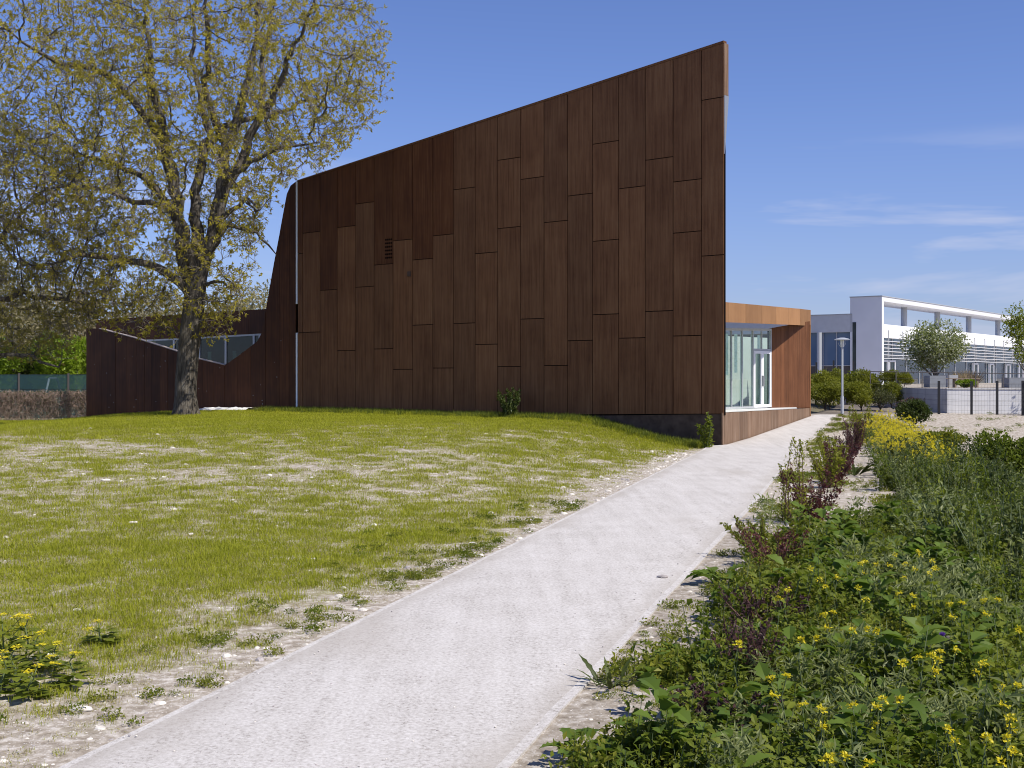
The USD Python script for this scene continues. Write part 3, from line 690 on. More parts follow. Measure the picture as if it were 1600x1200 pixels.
for px in (1384, 1396, 1527, 1552, 1578, 1598):
    s_ = EF.at(px)
    fr = cat_mesh([EF.box(s_, s_ + .11, -.5, -.3, ZG + .1, 3.75), EF.box(s_ + 1.35, s_ + 1.46, -.5, -.3, ZG + .1, 3.75), EF.box(s_ + .11, s_ + 1.35, -.5, -.3, 3.62, 3.75)])
    d = obj('door_frame', fr, MAT['white'], school)
    obj('pane', EF.box(s_ + .11, s_ + 1.35, -.42, -.405, ZG + .1, 3.62), MAT['glass'], d)
# lower grey link to the left
LF = Frame(EF.p(0, -2.0, 0)[0][:2], en * 1.0, -e1)
link = thing('link_block', 'lower grey block with glass painted as reflected sky and ground between rust porch and white building', 'building')
zl1, zl0 = EYE + 98 * 97 / F, EYE + 71 * 97 / F
obj('parapet', LF.box(0.32, 16, -5.0, 0, zl0, zl1), MAT['greyw'], link)
obj('coping', LF.box(0.32, 16, -5.0, 0.03, zl1 + .002, zl1 + .07), MAT['column'], link)
obj('corner_post', LF.box(0.02, 0.3, -.5, 0.02, ZG - .5, zl1 - .6), MAT['in_dark'], link)  # dark box painting in the shade of the open gap
obj('interior', LF.box(0.32, 16, -3.2, -3.0, ZG - 1, zl0), MAT['in_dark'], link)
lb = [LF.at(x) for x in (1329, 1306, 1285, 1262, 1240)]
lb = [max(lb[0], .33)] + lb[1:]
for k in range(4):
    s0, s1 = lb[k], lb[k + 1]
    fr = cat_mesh([LF.box(s0 + .002, s0 + .07, -.35, -.2, ZG - 1, zl0 - .002), LF.box(s0 + .07, s1, -.33, -.22, 3.3, 3.37)])
    w = obj('window', fr, MAT['column'], link)
    obj('pane', LF.box(s0 + .07, s1, -.28, -.265, ZG - 1, 3.295), MAT['ground_reflection'], w)
    obj('pane', LF.box(s0 + .07, s1, -.28, -.265, 3.375, zl0 - .002), MAT['sky_reflection'], w)
sc = LF.at(1282.5); c = LF.p(sc, 0.3, 0)[0]
m = trimesh.creation.cylinder(radius=.19, height=zl0 - ZG + 1, sections=18); m.apply_translation([c[0], c[1], (zl0 + ZG - 1) / 2]); obj('column', m, MAT['column'], link, smooth=30)

# ---------------------------------------------------------------- terrace wall, fence, rail, planters, lamp
tw = thing('retaining_wall', 'pale board-marked concrete retaining wall behind the black post fence', 'wall')
k0, k1 = np.array([600 / F * 62.9, 62.9]), np.array([680 / F * 58.4, 58.4])
T1 = Frame(k1, unit(k0 - k1), (unit(k0 - k1)[1] * -1, unit(k0 - k1)[0]))
T1L = np.linalg.norm(k0 - k1)
for i in range(2):
    for j in range(3):
        zlo = 0.2 + j * .565
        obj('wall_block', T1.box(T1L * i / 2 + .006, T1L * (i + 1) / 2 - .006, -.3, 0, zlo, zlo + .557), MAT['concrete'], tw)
T2 = Frame(k1, unit(np.array([10, -1.2])), -np.array([0.119, 0.993]))
for i in range(8):
    for j in range(3):
        zlo = 0.2 + j * .55
        obj('wall_block', T2.box(i * 1.9 + .005, i * 1.9 + 1.893, -.3, 0, zlo, zlo + .542), MAT['concrete_sunlit'], tw)  # lighter than the side face: sunlight put into the colour
obj('coping', T2.box(-.02, 15.2, -.33, .03, 1.853, 1.90), MAT['greyw'], tw)
fence = thing('post_fence', 'black steel post fence with thin wire mesh along the concrete wall', 'fence')
fp = [(1345, 71, 'h'), (1402, 63.3, 644), (1467, 57.6, 650), (1518, 57.0, 651), (1558, 56.6, 651), (1598, 56.2, 651), (1640, 55.8, 651), (1690, 55.4, 651)]
last = None
for px, Y, yb in fp:
    x = (px - 800) / F * Y; z = float(H(x, Y)) if yb == 'h' else EYE - (yb - 590) / F * Y
    obj('post', bx(x - .045, x + .045, Y - .045, Y + .045, z - .3, z + 1.62), MAT['black'], fence)
    if last is not None:
        a, b = np.array(last), np.array([x, Y, z])
        n = 7; hs = np.linspace(.05, 1.45, n)
        P = np.stack([np.stack([a + [0, 0, h], b + [0, 0, h]]) for h in hs])
        L = np.linalg.norm(b - a); nv = int(L / .12)
        Q = np.stack([np.stack([a + (b - a) * t + [0, 0, .05], a + (b - a) * t + [0, 0, 1.45]]) for t in np.linspace(0.02, .98, nv)])
        obj('wire_panel', cat_mesh([tubes(P, .004, 3), tubes(Q, .003, 3)]), MAT['wire'], fence)
    last = [x, Y, z]
fence2 = thing('post_fence', 'black steel posts rising behind the clipped bushes near the lamp', 'fence')
for px, Y, yt in ((1275.5, 80, 566), (1293, 73, 577), (1302.5, 82, 563), (1333.5, 78, 564)):
    x = (px - 800) / F * Y; z = EYE - (yt - 590) / F * Y
    obj('post', bx(x - .05, x + .05, Y - .05, Y + .05, float(H(x, Y)) - .3, z), MAT['black'], fence2)
rail = thing('guard_rail', 'thin grey guard rail on slender posts along the terrace edge', 'railing')
ra, rb = np.array([560 / F * 63.5, 63.5, EYE + 9.5 * 63.5 / F]), np.array([900 / F * 59.5, 59.5, EYE + 4.5 * 59.5 / F])
obj('rail', tubes(np.stack([np.stack([ra, (ra + rb) / 2, rb])]), .022, 8), MAT['rail'], rail, smooth=True)
for t in np.linspace(0, 1, 9):
    p = ra + (rb - ra) * t
    obj('post', bx(p[0] - .02, p[0] + .02, p[1] - .02, p[1] + .02, 1.85, p[2]), MAT['rail'], rail)
    if t < 1:
        qn = p + (rb - ra) / 8
        P = np.stack([np.stack([np.array([*(p[:2]), 1.85 + h]), np.array([*(qn[:2]), 1.85 + h])]) for h in (.25, .5)])
        obj('wire', tubes(P, .004, 3), MAT['rail'], rail)
for (xa, xb, yt, Y, lab, cat) in ((1453, 1478, 587, 64.5, 'dark grey square planter box on the terrace beside the flowering tree', 'planter'),
                                  (1481, 1497, 586, 66, 'pale grey planter box left of the tan plume grass', 'planter'),
                                  (1577, 1603, 590, 63.5, 'dark grey planter box below the right-hand tree', 'planter')):
    x0, x1 = (xa - 800) / F * Y, (xb - 800) / F * Y; z1 = EYE - (yt - 590) / F * Y
    o = thing('planter_box', lab, cat, (0, 0, 0))
    w = .05
    mt = MAT['conc_dark'] if 'dark' in lab else MAT['concrete']
    obj('box', cat_mesh([bx(x0, x1, Y, Y + w, 1.8, z1), bx(x0, x1, Y + 1 - w, Y + 1, 1.8, z1), bx(x0, x0 + w, Y + w, Y + 1 - w, 1.8, z1), bx(x1 - w, x1, Y + w, Y + 1 - w, 1.8, z1)]), mt, o)
    obj('soil', bx(x0 + w + .002, x1 - w - .002, Y + w + .002, Y + 1 - w - .002, 1.8, z1 - .06), MAT['base'], o)
# timber pergola-like benches on the terrace
bench = thing('timber_bench', 'low slatted timber bench and handrail on the terrace under the right-hand tree', 'bench')
for i in range(4):
    obj('slat', bx(21.9, 24.4, 65 + i * .13, 65.11 + i * .13, 2.33, 2.37), MAT['wood'], bench)
for x in (22.0, 23.1, 24.25):
    obj('leg', bx(x, x + .07, 65.05, 65.45, 1.85, 2.328), MAT['wood'], bench)

lamp = thing('street_lamp', 'slim grey lamp post with flat disc hood at the end of the path', 'street lamp', (516 / F * 58, 58, 0.62))
lh = EYE - (528 - 590) / F * 58 - .62
obj('post', trimesh.creation.revolve(np.array([[0, -.3], [.075, -.3], [.075, .9], [.05, .95], [.05, lh - .42], [0, lh - .42]]), sections=16), MAT['lampgrey'], lamp, smooth=30)
obj('diffuser', trimesh.creation.revolve(np.array([[0, lh - .42], [.07, lh - .42], [.09, lh - .30], [.085, lh - .10], [0, lh - .10]]), sections=20), MAT['in_wall'], lamp, smooth=30)
obj('hood', trimesh.creation.revolve(np.array([[0, lh - .098], [.36, lh - .098], [.38, lh - .08], [.26, lh - .03], [.1, lh + .01], [0, lh + .015]]), sections=32), MAT['lampgrey'], lamp, smooth=30)
for a in range(3):
    an = a * 2.094 + .4
    obj('bracket', tubes(np.array([[[.06 * math.cos(an), .06 * math.sin(an), lh - .44], [.2 * math.cos(an), .2 * math.sin(an), lh - .25], [.16 * math.cos(an), .16 * math.sin(an), lh - .095]]]), .012, 6), MAT['lampgrey'], lamp)

# ---------------------------------------------------------------- left: hedge, court fence, goal frame
def leafcloud(rng, lobes, n, length, width, up=0.3, shell=0.55, jitter=0.8):
    """Leaves through ellipsoid lobes [(cx,cy,cz,rx,ry,rz)], thicker towards the outside."""
    lob = np.array(lobes); vol = lob[:, 3] * lob[:, 4] * lob[:, 5]
    w = vol ** .75; i = rng.choice(len(lob), n, p=w / w.sum())
    d = unit(rng.normal(size=(n, 3))); r = (shell + (1 - shell) * rng.random(n) ** .7) * (1 + .15 * rng.normal(size=n))
    pos = lob[i, :3] + d * lob[i, 3:] * r[:, None]
    direc = d + rng.normal(size=(n, 3)) * jitter + [0, 0, up]
    return leaves(pos, direc, length * rng.uniform(.7, 1.3, n), width * rng.uniform(.7, 1.3, n), rng, face=d + [0, 0, .6])


rng = np.random.default_rng(17)
hedge = thing('hedge', 'clipped brownish hedge between the court fence and the lawn', 'hedge')
hx0, hx1, hy = -34.0, -23.0, 70.5
n = 9000
pos = np.column_stack([rng.uniform(hx0, hx1, n), hy + rng.uniform(-.55, .55, n), np.zeros(n)])
hz = H(pos[:, 0], pos[:, 1]); hgt = 1.62 + .12 * (fnoise(pos[:, 0], pos[:, 1], 1.5, 41) - .5)
pos[:, 2] = hz + rng.random(n) ** .8 * hgt
d = rng.normal(size=(n, 3)) * [.6, .5, .7] + [0, 0, .5]
P = np.stack([pos - unit(d) * .16, pos + rng.normal(size=(n, 3)) * .03, pos + unit(d) * .16], 1)
obj('twigs', tubes(P, np.array([.011, .009, .004]), 3), MAT['hedge_twig'], hedge, kind='stuff')
keep = rng.random(n) < np.clip((pos[:, 2] - hz) / hgt, 0.12, 1) * .75 * (0.4 + 1.2 * fnoise(pos[:, 0], pos[:, 1], .8, 43))
obj('foliage', leaves(pos[keep], d[keep], .11, .06, rng), MAT['leaf_hedge'], hedge, kind='stuff')
court = thing('court_fence', 'tall green mesh windscreen fence above the brown hedge', 'fence')
fy = 74.0
for x in (-35.0, -32.1, -29.23, -26.3, -23.4):
    obj('post', bx(x - .05, x + .05, fy - .05, fy + .05, -.3, 2.66), MAT['rail'], court)
for a, b in ((-35, -32.1), (-32.1, -29.23), (-29.23, -26.3), (-26.3, -23.4)):
    obj('mesh_panel', bx(a + .055, b - .055, fy - .012, fy + .012, 0.0, 2.58), MAT['screen'], court)
    P = np.stack([np.stack([[a, fy - .02, z], [b, fy - .02, z]]) for z in (.9, 1.7, 2.6)])
    obj('rail', tubes(P, .008, 4), MAT['wire'], court)
goal = thing('goal_frame', 'thin white and dark metal frame leaning behind the green court fence', 'goal frame')
gq = lambda px, py: pix(px, py, 76.0)
for a, b, mt in (((71, 616), (77, 591), 'white'), ((77, 591), (89, 591), 'steel'), ((89, 591), (96, 616), 'black')):
    A_, B_ = gq(*a), gq(*b)
    obj('bar', tubes(np.stack([np.stack([A_, (A_ + B_) / 2, B_])]), .06, 6), MAT[mt], goal)

# ---------------------------------------------------------------- trees
def colonize(rng, attr, init_pos, init_par, step=.4, infl=2.6, kill=.75, iters=90, trop=(0, 0, .0), jit=.22):
    pos = [np.array(p, float) for p in init_pos]; par = list(init_par)
    attr = np.array(attr)
    for it in range(iters):
        P = np.array(pos); kd = cKDTree(P)
        d, i = kd.query(attr, distance_upper_bound=infl if it else infl * 3)
        ok = np.isfinite(d)
        if not ok.any():
            break
        acc = np.zeros((len(P), 3)); cnt = np.zeros(len(P))
        np.add.at(acc, i[ok], unit(attr[ok] - P[i[ok]])); np.add.at(cnt, i[ok], 1)
        g = np.nonzero(cnt)[0]
        nd = unit(acc[g] / cnt[g][:, None] + rng.normal(size=(len(g), 3)) * jit + np.array(trop))
        new = P[g] + nd * step
        dd, _ = kd.query(new); good = dd > step * .55
        if not good.any():
            break
        for p, gg in zip(new[good], g[good]):
            pos.append(p); par.append(int(gg))
        d2, _ = cKDTree(new[good]).query(attr); attr = attr[d2 > kill]
        if len(attr) < 5:
            break
    return np.array(pos), np.array(par)


def skeleton_mesh(pos, par, tip=.011, expo=2.35, cap=None, sides_thick=9, scale_to=None, rmin=None):
    n = len(pos); acc = np.zeros(n); kids = np.zeros(n, int)
    for i in range(n - 1, 0, -1):
        if acc[i] == 0:
            acc[i] = tip ** expo
        acc[par[i]] += acc[i]; kids[par[i]] += 1
    r = acc ** (1 / expo)
    if scale_to is not None:
        k = math.log(scale_to / tip) / math.log(r[0] / tip); r = tip * (r / tip) ** k
    if cap is not None:
        r = np.minimum(r, cap)
    if rmin is not None:
        r[:len(rmin)] = np.maximum(np.minimum(r[:len(rmin)], np.array(rmin) * 1.25), rmin)
    best = np.full(n, -1)
    for i in range(1, n):
        b = best[par[i]]
        if b < 0 or r[i] > r[b]:
            best[par[i]] = i
    parts = []
    starts = [0] + [i for i in range(1, n) if best[par[i]] != i]
    for s in starts:
        chain = [par[s], s] if s else [0]
        while best[chain[-1]] >= 0:
            chain.append(best[chain[-1]])
        if len(chain) < 2:
            continue
        P = pos[chain]; R = r[chain].copy()
        if s:
            R[0] = min(R[0], R[1] * 1.15)
        sd = sides_thick if R.max() > .12 else (5 if R.max() > .04 else 3)
        parts.append(tubes(P[None], R[None], sd))
    return cat_mesh(parts), r, kids


def add_twigs(rng, pos, par, r, count, leafn, tl=(.3, .6), ll=(.09, .16), rmax=.035, droop=-.15, tr=.008, ok=None):
    idx = np.nonzero((r < rmax) & (np.arange(len(pos)) > 0) & (True if ok is None else ok(pos)))[0]
    pick = rng.choice(idx, count)
    base = pos[pick]; along = unit(pos[pick] - pos[par[pick]])
    d = unit(along * .5 + rng.normal(size=(count, 3)) * .75 + [0, 0, .12])
    L = rng.uniform(*tl, count)[:, None]
    p1 = base + d * L * .4; d2 = unit(d + rng.normal(size=(count, 3)) * .4 + [0, 0, droop]); p2 = p1 + d2 * L * .35
    d3 = unit(d2 + rng.normal(size=(count, 3)) * .45 + [0, 0, .25]); p3 = p2 + d3 * L * .3
    tw = tubes(np.stack([base, p1, p2, p3], 1), np.array([tr * 1.3, tr, tr * .8, tr * .5]), 3)
    n = count * leafn
    b = np.repeat(p3, leafn, 0) + rng.normal(size=(n, 3)) * .02
    k = rng.random(n) < .1
    b[k] = np.repeat(p2, leafn, 0)[k]
    ld = rng.normal(size=(n, 3)) * .8 + np.repeat(d3, leafn, 0) * .6 + [0, 0, -.15]
    le = leaves(b, ld, rng.uniform(*ll, n), rng.uniform(.35, .5, n) * np.mean(ll), rng)
    return tw, le


def polyline_nodes(pts, step=.4):
    pts = np.array(pts, float); out = [pts[0]]
    for a, b in zip(pts[:-1], pts[1:]):
        k = max(1, int(np.linalg.norm(b - a) / step))
        out += [a + (b - a) * t / k for t in range(1, k + 1)]
    return out


def crown_points(rng, c, prof, n, squash=1.0, hollow=.25):
    """Attractors in a crown: c (x,y), prof [(z, radius)] round that axis."""
    z0, z1 = prof[0][0], prof[-1][0]; zs = np.array([p[0] for p in prof]); rr = np.array([p[1] for p in prof])
    out = []
    while sum(map(len, out)) < n:
        z = rng.uniform(z0, z1, n * 2); R = np.interp(z, zs, rr); keep = rng.random(n * 2) < (R / rr.max()) ** 2
        z, R = z[keep], R[keep]; a = rng.uniform(0, 2 * np.pi, len(z)); q = np.sqrt(rng.uniform(hollow ** 2, 1, len(z)))
        lump = 0.82 + .36 * meshkit.fbm(np.stack([np.cos(a) * 2 + 9, np.sin(a) * 2 + 9, z * .4], -1), 2, 3)
        out.append(np.column_stack([c[0] + R * q * lump * np.cos(a), c[1] + squash * R * q * lump * np.sin(a), z]))
    return np.vstack(out)[:n]


# the walnut in front of the low wall
rng = np.random.default_rng(42)
YT = 52.0
def stem(pts, dy0, dy1):
    n = len(pts); return [pix(p[0], p[1], YT) + [0, dy0 + (dy1 - dy0) * i / (n - 1), 0] for i, p in enumerate(pts)]
trunk_pts = stem([(290, 652), (290, 600), (294, 550), (300, 500), (304, 465), (306, 440)], 0, 0)
stems = [stem([(306, 440), (292, 400), (280, 345), (281, 300), (266, 235), (252, 160), (243, 70), (240, 10)], 0, -1.2),
         stem([(306, 440), (306, 385), (300, 310), (311, 235), (318, 205), (305, 150), (290, 80), (288, 0)], .1, 1.5),
         stem([(306, 440), (330, 372), (345, 300), (350, 225), (376, 150), (392, 70), (402, -20)], 0, .6),
         stem([(345, 300), (372, 240), (399, 175), (400, 90), (408, 10), (414, -60)], .2, 2.6),
         stem([(399, 175), (425, 135), (445, 95), (482, 45), (500, 0)], 1.2, -1.0),
         stem([(332, 368), (365, 330), (390, 318), (408, 326), (420, 340)], 0, -2.2),
         stem([(326, 385), (355, 350), (388, 358), (405, 376), (416, 384)], 0, 2.4),
         stem([(345, 290), (392, 258), (440, 240), (500, 232)], 0, -1.6),
         stem([(300, 455), (260, 425), (215, 410), (160, 408), (95, 425)], 0, -2.5),
         stem([(280, 345), (238, 290), (200, 262), (150, 240), (90, 228)], 0, 2.0),
         stem([(266, 235), (220, 165), (180, 128), (120, 118), (60, 80)], -.4, -2.8),
         stem([(281, 300), (250, 250), (225, 200), (205, 120), (190, 40)], -.3, 3.2),
         stem([(306, 440), (300, 380), (285, 330), (240, 330), (180, 310), (110, 320)], 0, -4.0),
         stem([(350, 225), (330, 150), (345, 80), (350, 0)], .3, -3.4),
         stem([(311, 235), (330, 190), (360, 170), (420, 150), (540, 90)], .8, 4.0),
         stem([(310, 450), (340, 440), (370, 452), (395, 470)], 0, -2.0)]


def grow(rng, name, label, trunk, stems, attr, trunk_r, leafmat, ntwig, leafn, flare, twig_mat, tip=.012, r0=None, ok=None, rmax=.035, ll=(.09, .16), tl=(.3, .6), kill=.75, **kw):
    tr = polyline_nodes(trunk, .4); pos = list(tr); par = [0] + list(range(len(tr) - 1))
    rmin = [trunk_r * (1 - .1 * i / len(tr)) for i in range(len(tr))]
    for si, st in enumerate(stems):
        nd = polyline_nodes(st, .4)
        k = int(np.argmin(np.linalg.norm(np.array(pos) - nd[0], axis=1))); prev = k
        for p in nd[1:]:
            p = p + rng.normal(size=3) * .07
            pos.append(p); par.append(prev); prev = len(pos) - 1
            rmin.append((r0[si] if r0 else .2) * (1 - .85 * min(1, np.linalg.norm(p - nd[0]) / np.linalg.norm(nd[-1] - nd[0]))))
    pos, par = colonize(rng, attr, pos, par, kill=kill, **kw)
    if ok is not None:
        good = ok(pos)
        for i in range(len(pos)):
            good[i] = (good[i] or i < len(rmin)) and (i == 0 or good[par[i]])
        new = np.cumsum(good) - 1; par = new[np.where(good, par, 0)][good]; pos = pos[good]
    (v, f), r, kids = skeleton_mesh(pos, par, tip=tip, scale_to=trunk_r, rmin=rmin)
    base = trunk[0][2]
    ax = np.column_stack([np.interp(v[:, 2], [p[2] for p in trunk], [p[k] for p in trunk]) for k in (0, 1)])
    w = np.clip(1 - (v[:, 2] - base) / 1.1, 0, 1) ** 2 * flare
    near = np.linalg.norm(v[:, :2] - ax, axis=1) < trunk_r * 1.5
    ang = np.arctan2(v[:, 1] - ax[:, 1], v[:, 0] - ax[:, 0])
    v[:, :2] += np.where(near[:, None], (v[:, :2] - ax) * (w * (1 + .5 * np.sin(ang * 5 + 1)))[:, None], 0)
    t = thing(name, label, 'tree')
    fc = v[f].mean(1); obj('trunk', (v, f), MAT['bark'], t, smooth=True)
    tw, le = add_twigs(rng, pos, par, r, ntwig, leafn, rmax=rmax, ll=ll, tl=tl, ok=ok)
    obj('twigs', tw, twig_mat, t, kind='stuff')
    obj('crown', le, leafmat, t, kind='stuff')
    return t


def in_bounds(p, m=0):
    px, py = 800 + F * p[:, 0] / p[:, 1], 590 - F * (p[:, 2] - EYE) / p[:, 1]
    return px < np.interp(py, [0, 150, 230, 262, 285, 350, 430, 470, 520], [624, 622, 566, 522, 450, 425, 405, 395, 385]) - m


prof = [(4.2, 3.5), (5.5, 5.6), (7, 6.8), (9, 7.6), (12, 8.2), (15, 9.2), (17, 8.6), (19, 6.4), (20.5, 4.5), (21.8, .8)]
attr = crown_points(rng, (-13.4, 52), prof, 6800)
attr = attr[in_bounds(attr, 8)]
grow(rng, 'walnut_tree', 'large tree with thick grey trunk and young yellow-green leaves before the low wall', trunk_pts, stems, attr, .45, MAT['leaf_walnut'], 12500, 8, .3, MAT['twig'], ll=(.10, .17), ok=in_bounds,
     r0=[.36, .30, .38, .24, .18, .17, .14, .15, .22, .20, .19, .18, .18, .19, .14, .10])
rng = np.random.default_rng(43)
b2 = np.array([-25.5, 52.5, float(H(-25.5, 52.5)) - .2])
tr2 = [b2, b2 + [.1, 0, 2.2], b2 + [.3, 0, 4.0]]
j2 = tr2[-1]
st2 = [[j2, j2 + [2, .4, 1.6], j2 + [4.5, -.5, 2.2], j2 + [7.5, -.6, 1.8]], [j2, j2 + [.6, -.8, 3], j2 + [1.5, -1.4, 7]], [j2, j2 + [-1.4, .8, 3], j2 + [-3, 1, 6]], [j2, j2 + [1.6, 1.2, 3.2], j2 + [4.2, 2, 6.2]],
       [j2 - [0, 0, .8], j2 + [2.5, -1.2, -.6], j2 + [5.0, -2, -.3], j2 + [7.0, -2.2, -.9]], [j2, j2 + [1.8, -2.5, 2], j2 + [3.5, -4.5, 2.8]]]
prof2 = [(3.2, 6.5), (5, 8.6), (8, 9.2), (11, 8.4), (13, 6.6), (14.6, 3.5), (15.3, .6)]
attr = crown_points(rng, (-25.2, 52.5), prof2, 5200)
grow(rng, 'walnut_tree', 'dull brown-green spreading tree at the left edge of the lawn', tr2, st2, attr, .45, MAT['leaf_walnut_b'], 13000, 7, .4, MAT['twig'], tip=.011, r0=[.24] * 6, ok=in_bounds, ll=(.1, .17))


def bushy_tree(rng, name, label, cat, x, y, h, rad, leafmat, nleaf, ll, lw, twigm, trunk_r=.12, lo=.3, nlobe=14, group=None, cz=None, nbr=10, scale_z=1.0, extra=None):
    z = float(H(x, y)); t = thing(name, label, cat, (x, y, z), group=group)
    cz = (lo + 1) / 2 * h if cz is None else cz
    rz = h - cz
    lob = []
    for k in range(nlobe):
        d = unit(rng.normal(size=3)); q = rng.uniform(.25, .78)
        lob.append([d[0] * rad * q, d[1] * rad * q, cz + d[2] * rz * q, *(rng.uniform(.26, .46) * np.array([rad, rad, rz]))])
    tr = [np.array([0, 0, -.2]), np.array([.02 * h, 0, h * lo * .6]), np.array([0, .02 * h, cz])]
    parts = [tubes(np.stack([tr]), np.array([[trunk_r * 1.3, trunk_r, trunk_r * .5]]), 7)]
    for k in range(min(nbr, nlobe)):
        a = np.array([0, 0, h * lo * rng.uniform(.5, 1.2)]); b = np.array(lob[k][:3]); m = (a + b) / 2 + rng.normal(size=3) * .05 * h
        parts.append(tubes(np.stack([np.stack([a, m, b])]), np.array([[trunk_r * .55, trunk_r * .35, trunk_r * .1]]), 5))
    obj('trunk' if cat == 'tree' else 'stem', cat_mesh(parts), twigm, t, smooth=True)
    obj('crown' if cat == 'tree' else 'foliage', leafcloud(rng, lob, nleaf, ll, lw), leafmat, t, kind='stuff')
    if extra:
        obj(extra[0], leafcloud(rng, lob, extra[2], extra[3], extra[3] * .8, shell=.85), extra[1], t, kind='stuff')
    return t


# far trees behind the left wing
rng = np.random.default_rng(50)
for k, (px, Y, yt, rad, m, lab) in enumerate(((-70, 108, 370, 5.5, 'leaf_far', 'tall hazy brown-green tree behind the court fence at the picture edge'), (45, 116, 395, 6.0, 'leaf_far', 'tall grey-brown tree above the bright green shrubs'),
                                      (130, 105, 430, 4.6, 'leaf_far', 'grey-brown tree behind the end of the low rust wall'), (225, 118, 420, 6.0, 'leaf_far', 'far tree behind the low wing, left of the big trunk'),
                                      (345, 112, 428, 5.0, 'leaf_far', 'far tree behind the low wing, right of the big trunk'), (425, 122, 440, 5.0, 'leaf_far', 'far tree next to the curved end of the rust wall'))):
    x = (px - 800) / F * Y; h = EYE - (yt - 590) / F * Y
    bushy_tree(rng, 'far_tree', lab, 'tree', x, Y, h, rad, MAT[m], 5200, .42, .2, MAT['twig_dark'], .28, .15, 18, group='trees behind the low wing', nbr=16)
for (px, Y, yt, rad, m, lab) in ((-10, 90, 520, 2.6, 'leaf_bright', 'bright green shrub behind the court fence at the left picture edge'), (38, 94, 530, 2.4, 'leaf_dark', 'duller green shrub between the bright green shrubs behind the fence'),
                                 (72, 91, 512, 2.2, 'leaf_bright', 'tall bright green shrub behind the court fence above the goal frame'), (118, 89, 508, 2.5, 'leaf_bright', 'bright green shrub beside the left end of the rust wall')):
    x = (px - 800) / F * Y; h = EYE - (yt - 590) / F * Y
    bushy_tree(rng, 'green_shrub', lab, 'shrub', x, Y, h, rad, MAT[m], 5200, .26, .15, MAT['twig'], .08, .1, 16, group='shrubs behind the court fence')
# trees on the terrace
rng = np.random.default_rng(51)
xt, yt_ = 662 / F * 68, 68.0
bushy_tree(rng, 'flowering_tree', 'round tree with white blossom standing on the terrace', 'tree', xt, yt_, EYE + 94 * 68 / F - float(H(xt, yt_)), 1.85, MAT['leaf_grey'], 6500, .15, .085, MAT['twig'], .07, .16, 34, extra=('blossom', MAT['blossom'], 4500, .11))
xt, yt_ = 802 / F * 66, 66.0
bushy_tree(rng, 'terrace_tree', 'loose green tree at the right edge of the picture', 'tree', xt, yt_, EYE + 122 * 66 / F - float(H(xt, yt_)), 1.5, MAT['leaf_weed'], 2600, .15, .08, MAT['twig'], .06, .2, 16)
bushy_tree(rng, 'fence_tree', 'loose tree by the fence whose branches shade the sunlit concrete wall', 'tree', 25.6, 55.6, 4.6, 1.7, MAT['leaf_weed'], 1500, .14, .07, MAT['twig'], .05, .25, 16)
xs_, ys_ = 712 / F * 67, 67.0
pg = thing('plume_grass', 'tuft of tan plume grass beside the pale planter box', 'grass tuft', (xs_, ys_, float(H(xs_, ys_))))
n = 260; a = rng.uniform(0, 2 * np.pi, n); rr = rng.uniform(0, .35, n); bs = np.column_stack([np.cos(a) * rr, np.sin(a) * rr, np.zeros(n)])
tp = np.column_stack([np.cos(a) * rr * 2.6, np.sin(a) * rr * 2.6, rng.uniform(.5, 1.0, n)])
obj('stalks', leaves(bs, tp - bs, np.linalg.norm(tp - bs, axis=1), .035, rng), MAT['pampas'], pg, kind='stuff')
xs_, ys_ = 703 / F * 63, 62.6
bushy_tree(rng, 'low_shrub', 'low yellow-green plant on the terrace edge before the pale planter', 'shrub', xs_, ys_, .42, .5, MAT['leaf_bright'], 700, .12, .07, MAT['stem'], .02, .1, 7)

# clipped bushes round the lamp: three kinds, repeated
rng = np.random.default_rng(52)
kinds = []
spec = [(1289, 66, 574, 1.05), (1296, 61, 596, 1.25), (1345, 60.5, 597, 1.0)]
blabs = ['bushy green shrub close behind the end of the rust porch', 'rounded green bush left of the lamp post with open ground beneath', 'upright green bush right of the lamp post']
for (px, Y, yt, rad), lab in zip(spec, blabs):
    x = (px - 800) / F * Y; h = EYE - (yt - 590) / F * Y - float(H(x, Y))
    kinds.append((bushy_tree(rng, 'garden_bush', lab, 'bush', x, Y, h, rad * .95, MAT['leaf_bush'], 4600, .10, .06, MAT['twig_dark'], .035, .16, 18, group='bushes round the lamp post'), h))
for (px, Y, yt, k, lab) in ((1309, 70, 572, 0, 'tall green bush directly behind the lamp post'), (1275, 71, 585, 2, 'green bush partly hidden by the porch end wall'), (1333, 69, 578, 1, 'green bush behind the upright one, below the grey end wall'),
                            (1352, 68, 577, 0, 'dense green bush in front of the white end wall'), (1392, 67, 578, 1, 'green bush at the foot of the white building corner'), (1413, 66.5, 582, 2, 'green bush just left of the flowering tree'),
                            (1393, 62.5, 597, 2, 'green bush beside the first black fence post'), (1322, 66, 598, 1, 'low green bush behind the lamp post foot')):
    x = (px - 800) / F * Y; z = float(H(x, Y)); h = EYE - (yt - 590) / F * Y - z
    copy_of(kinds[k][0], 'garden_bush', lab, (x, Y, z), float(rng.uniform(0, 360)), h / kinds[k][1], 'bushes round the lamp post')
x, Y = 575 / F * 60.3, 60.3
bushy_tree(rng, 'bare_bush', 'brownish thin bush between the green bushes and the fence', 'bush', x, Y, 1.15, .85, MAT['leaf_hedge'], 1100, .09, .05, MAT['twig_dark'], .03, .12, 14, nbr=14)
x, Y = 622 / F * 55, 55.0
bushy_tree(rng, 'bare_bush', 'half-bare bush before the shaded concrete wall', 'bush', x, Y, 1.0, .75, MAT['leaf_purple'], 700, .08, .045, MAT['twig_dark'], .025, .12, 14, nbr=14)

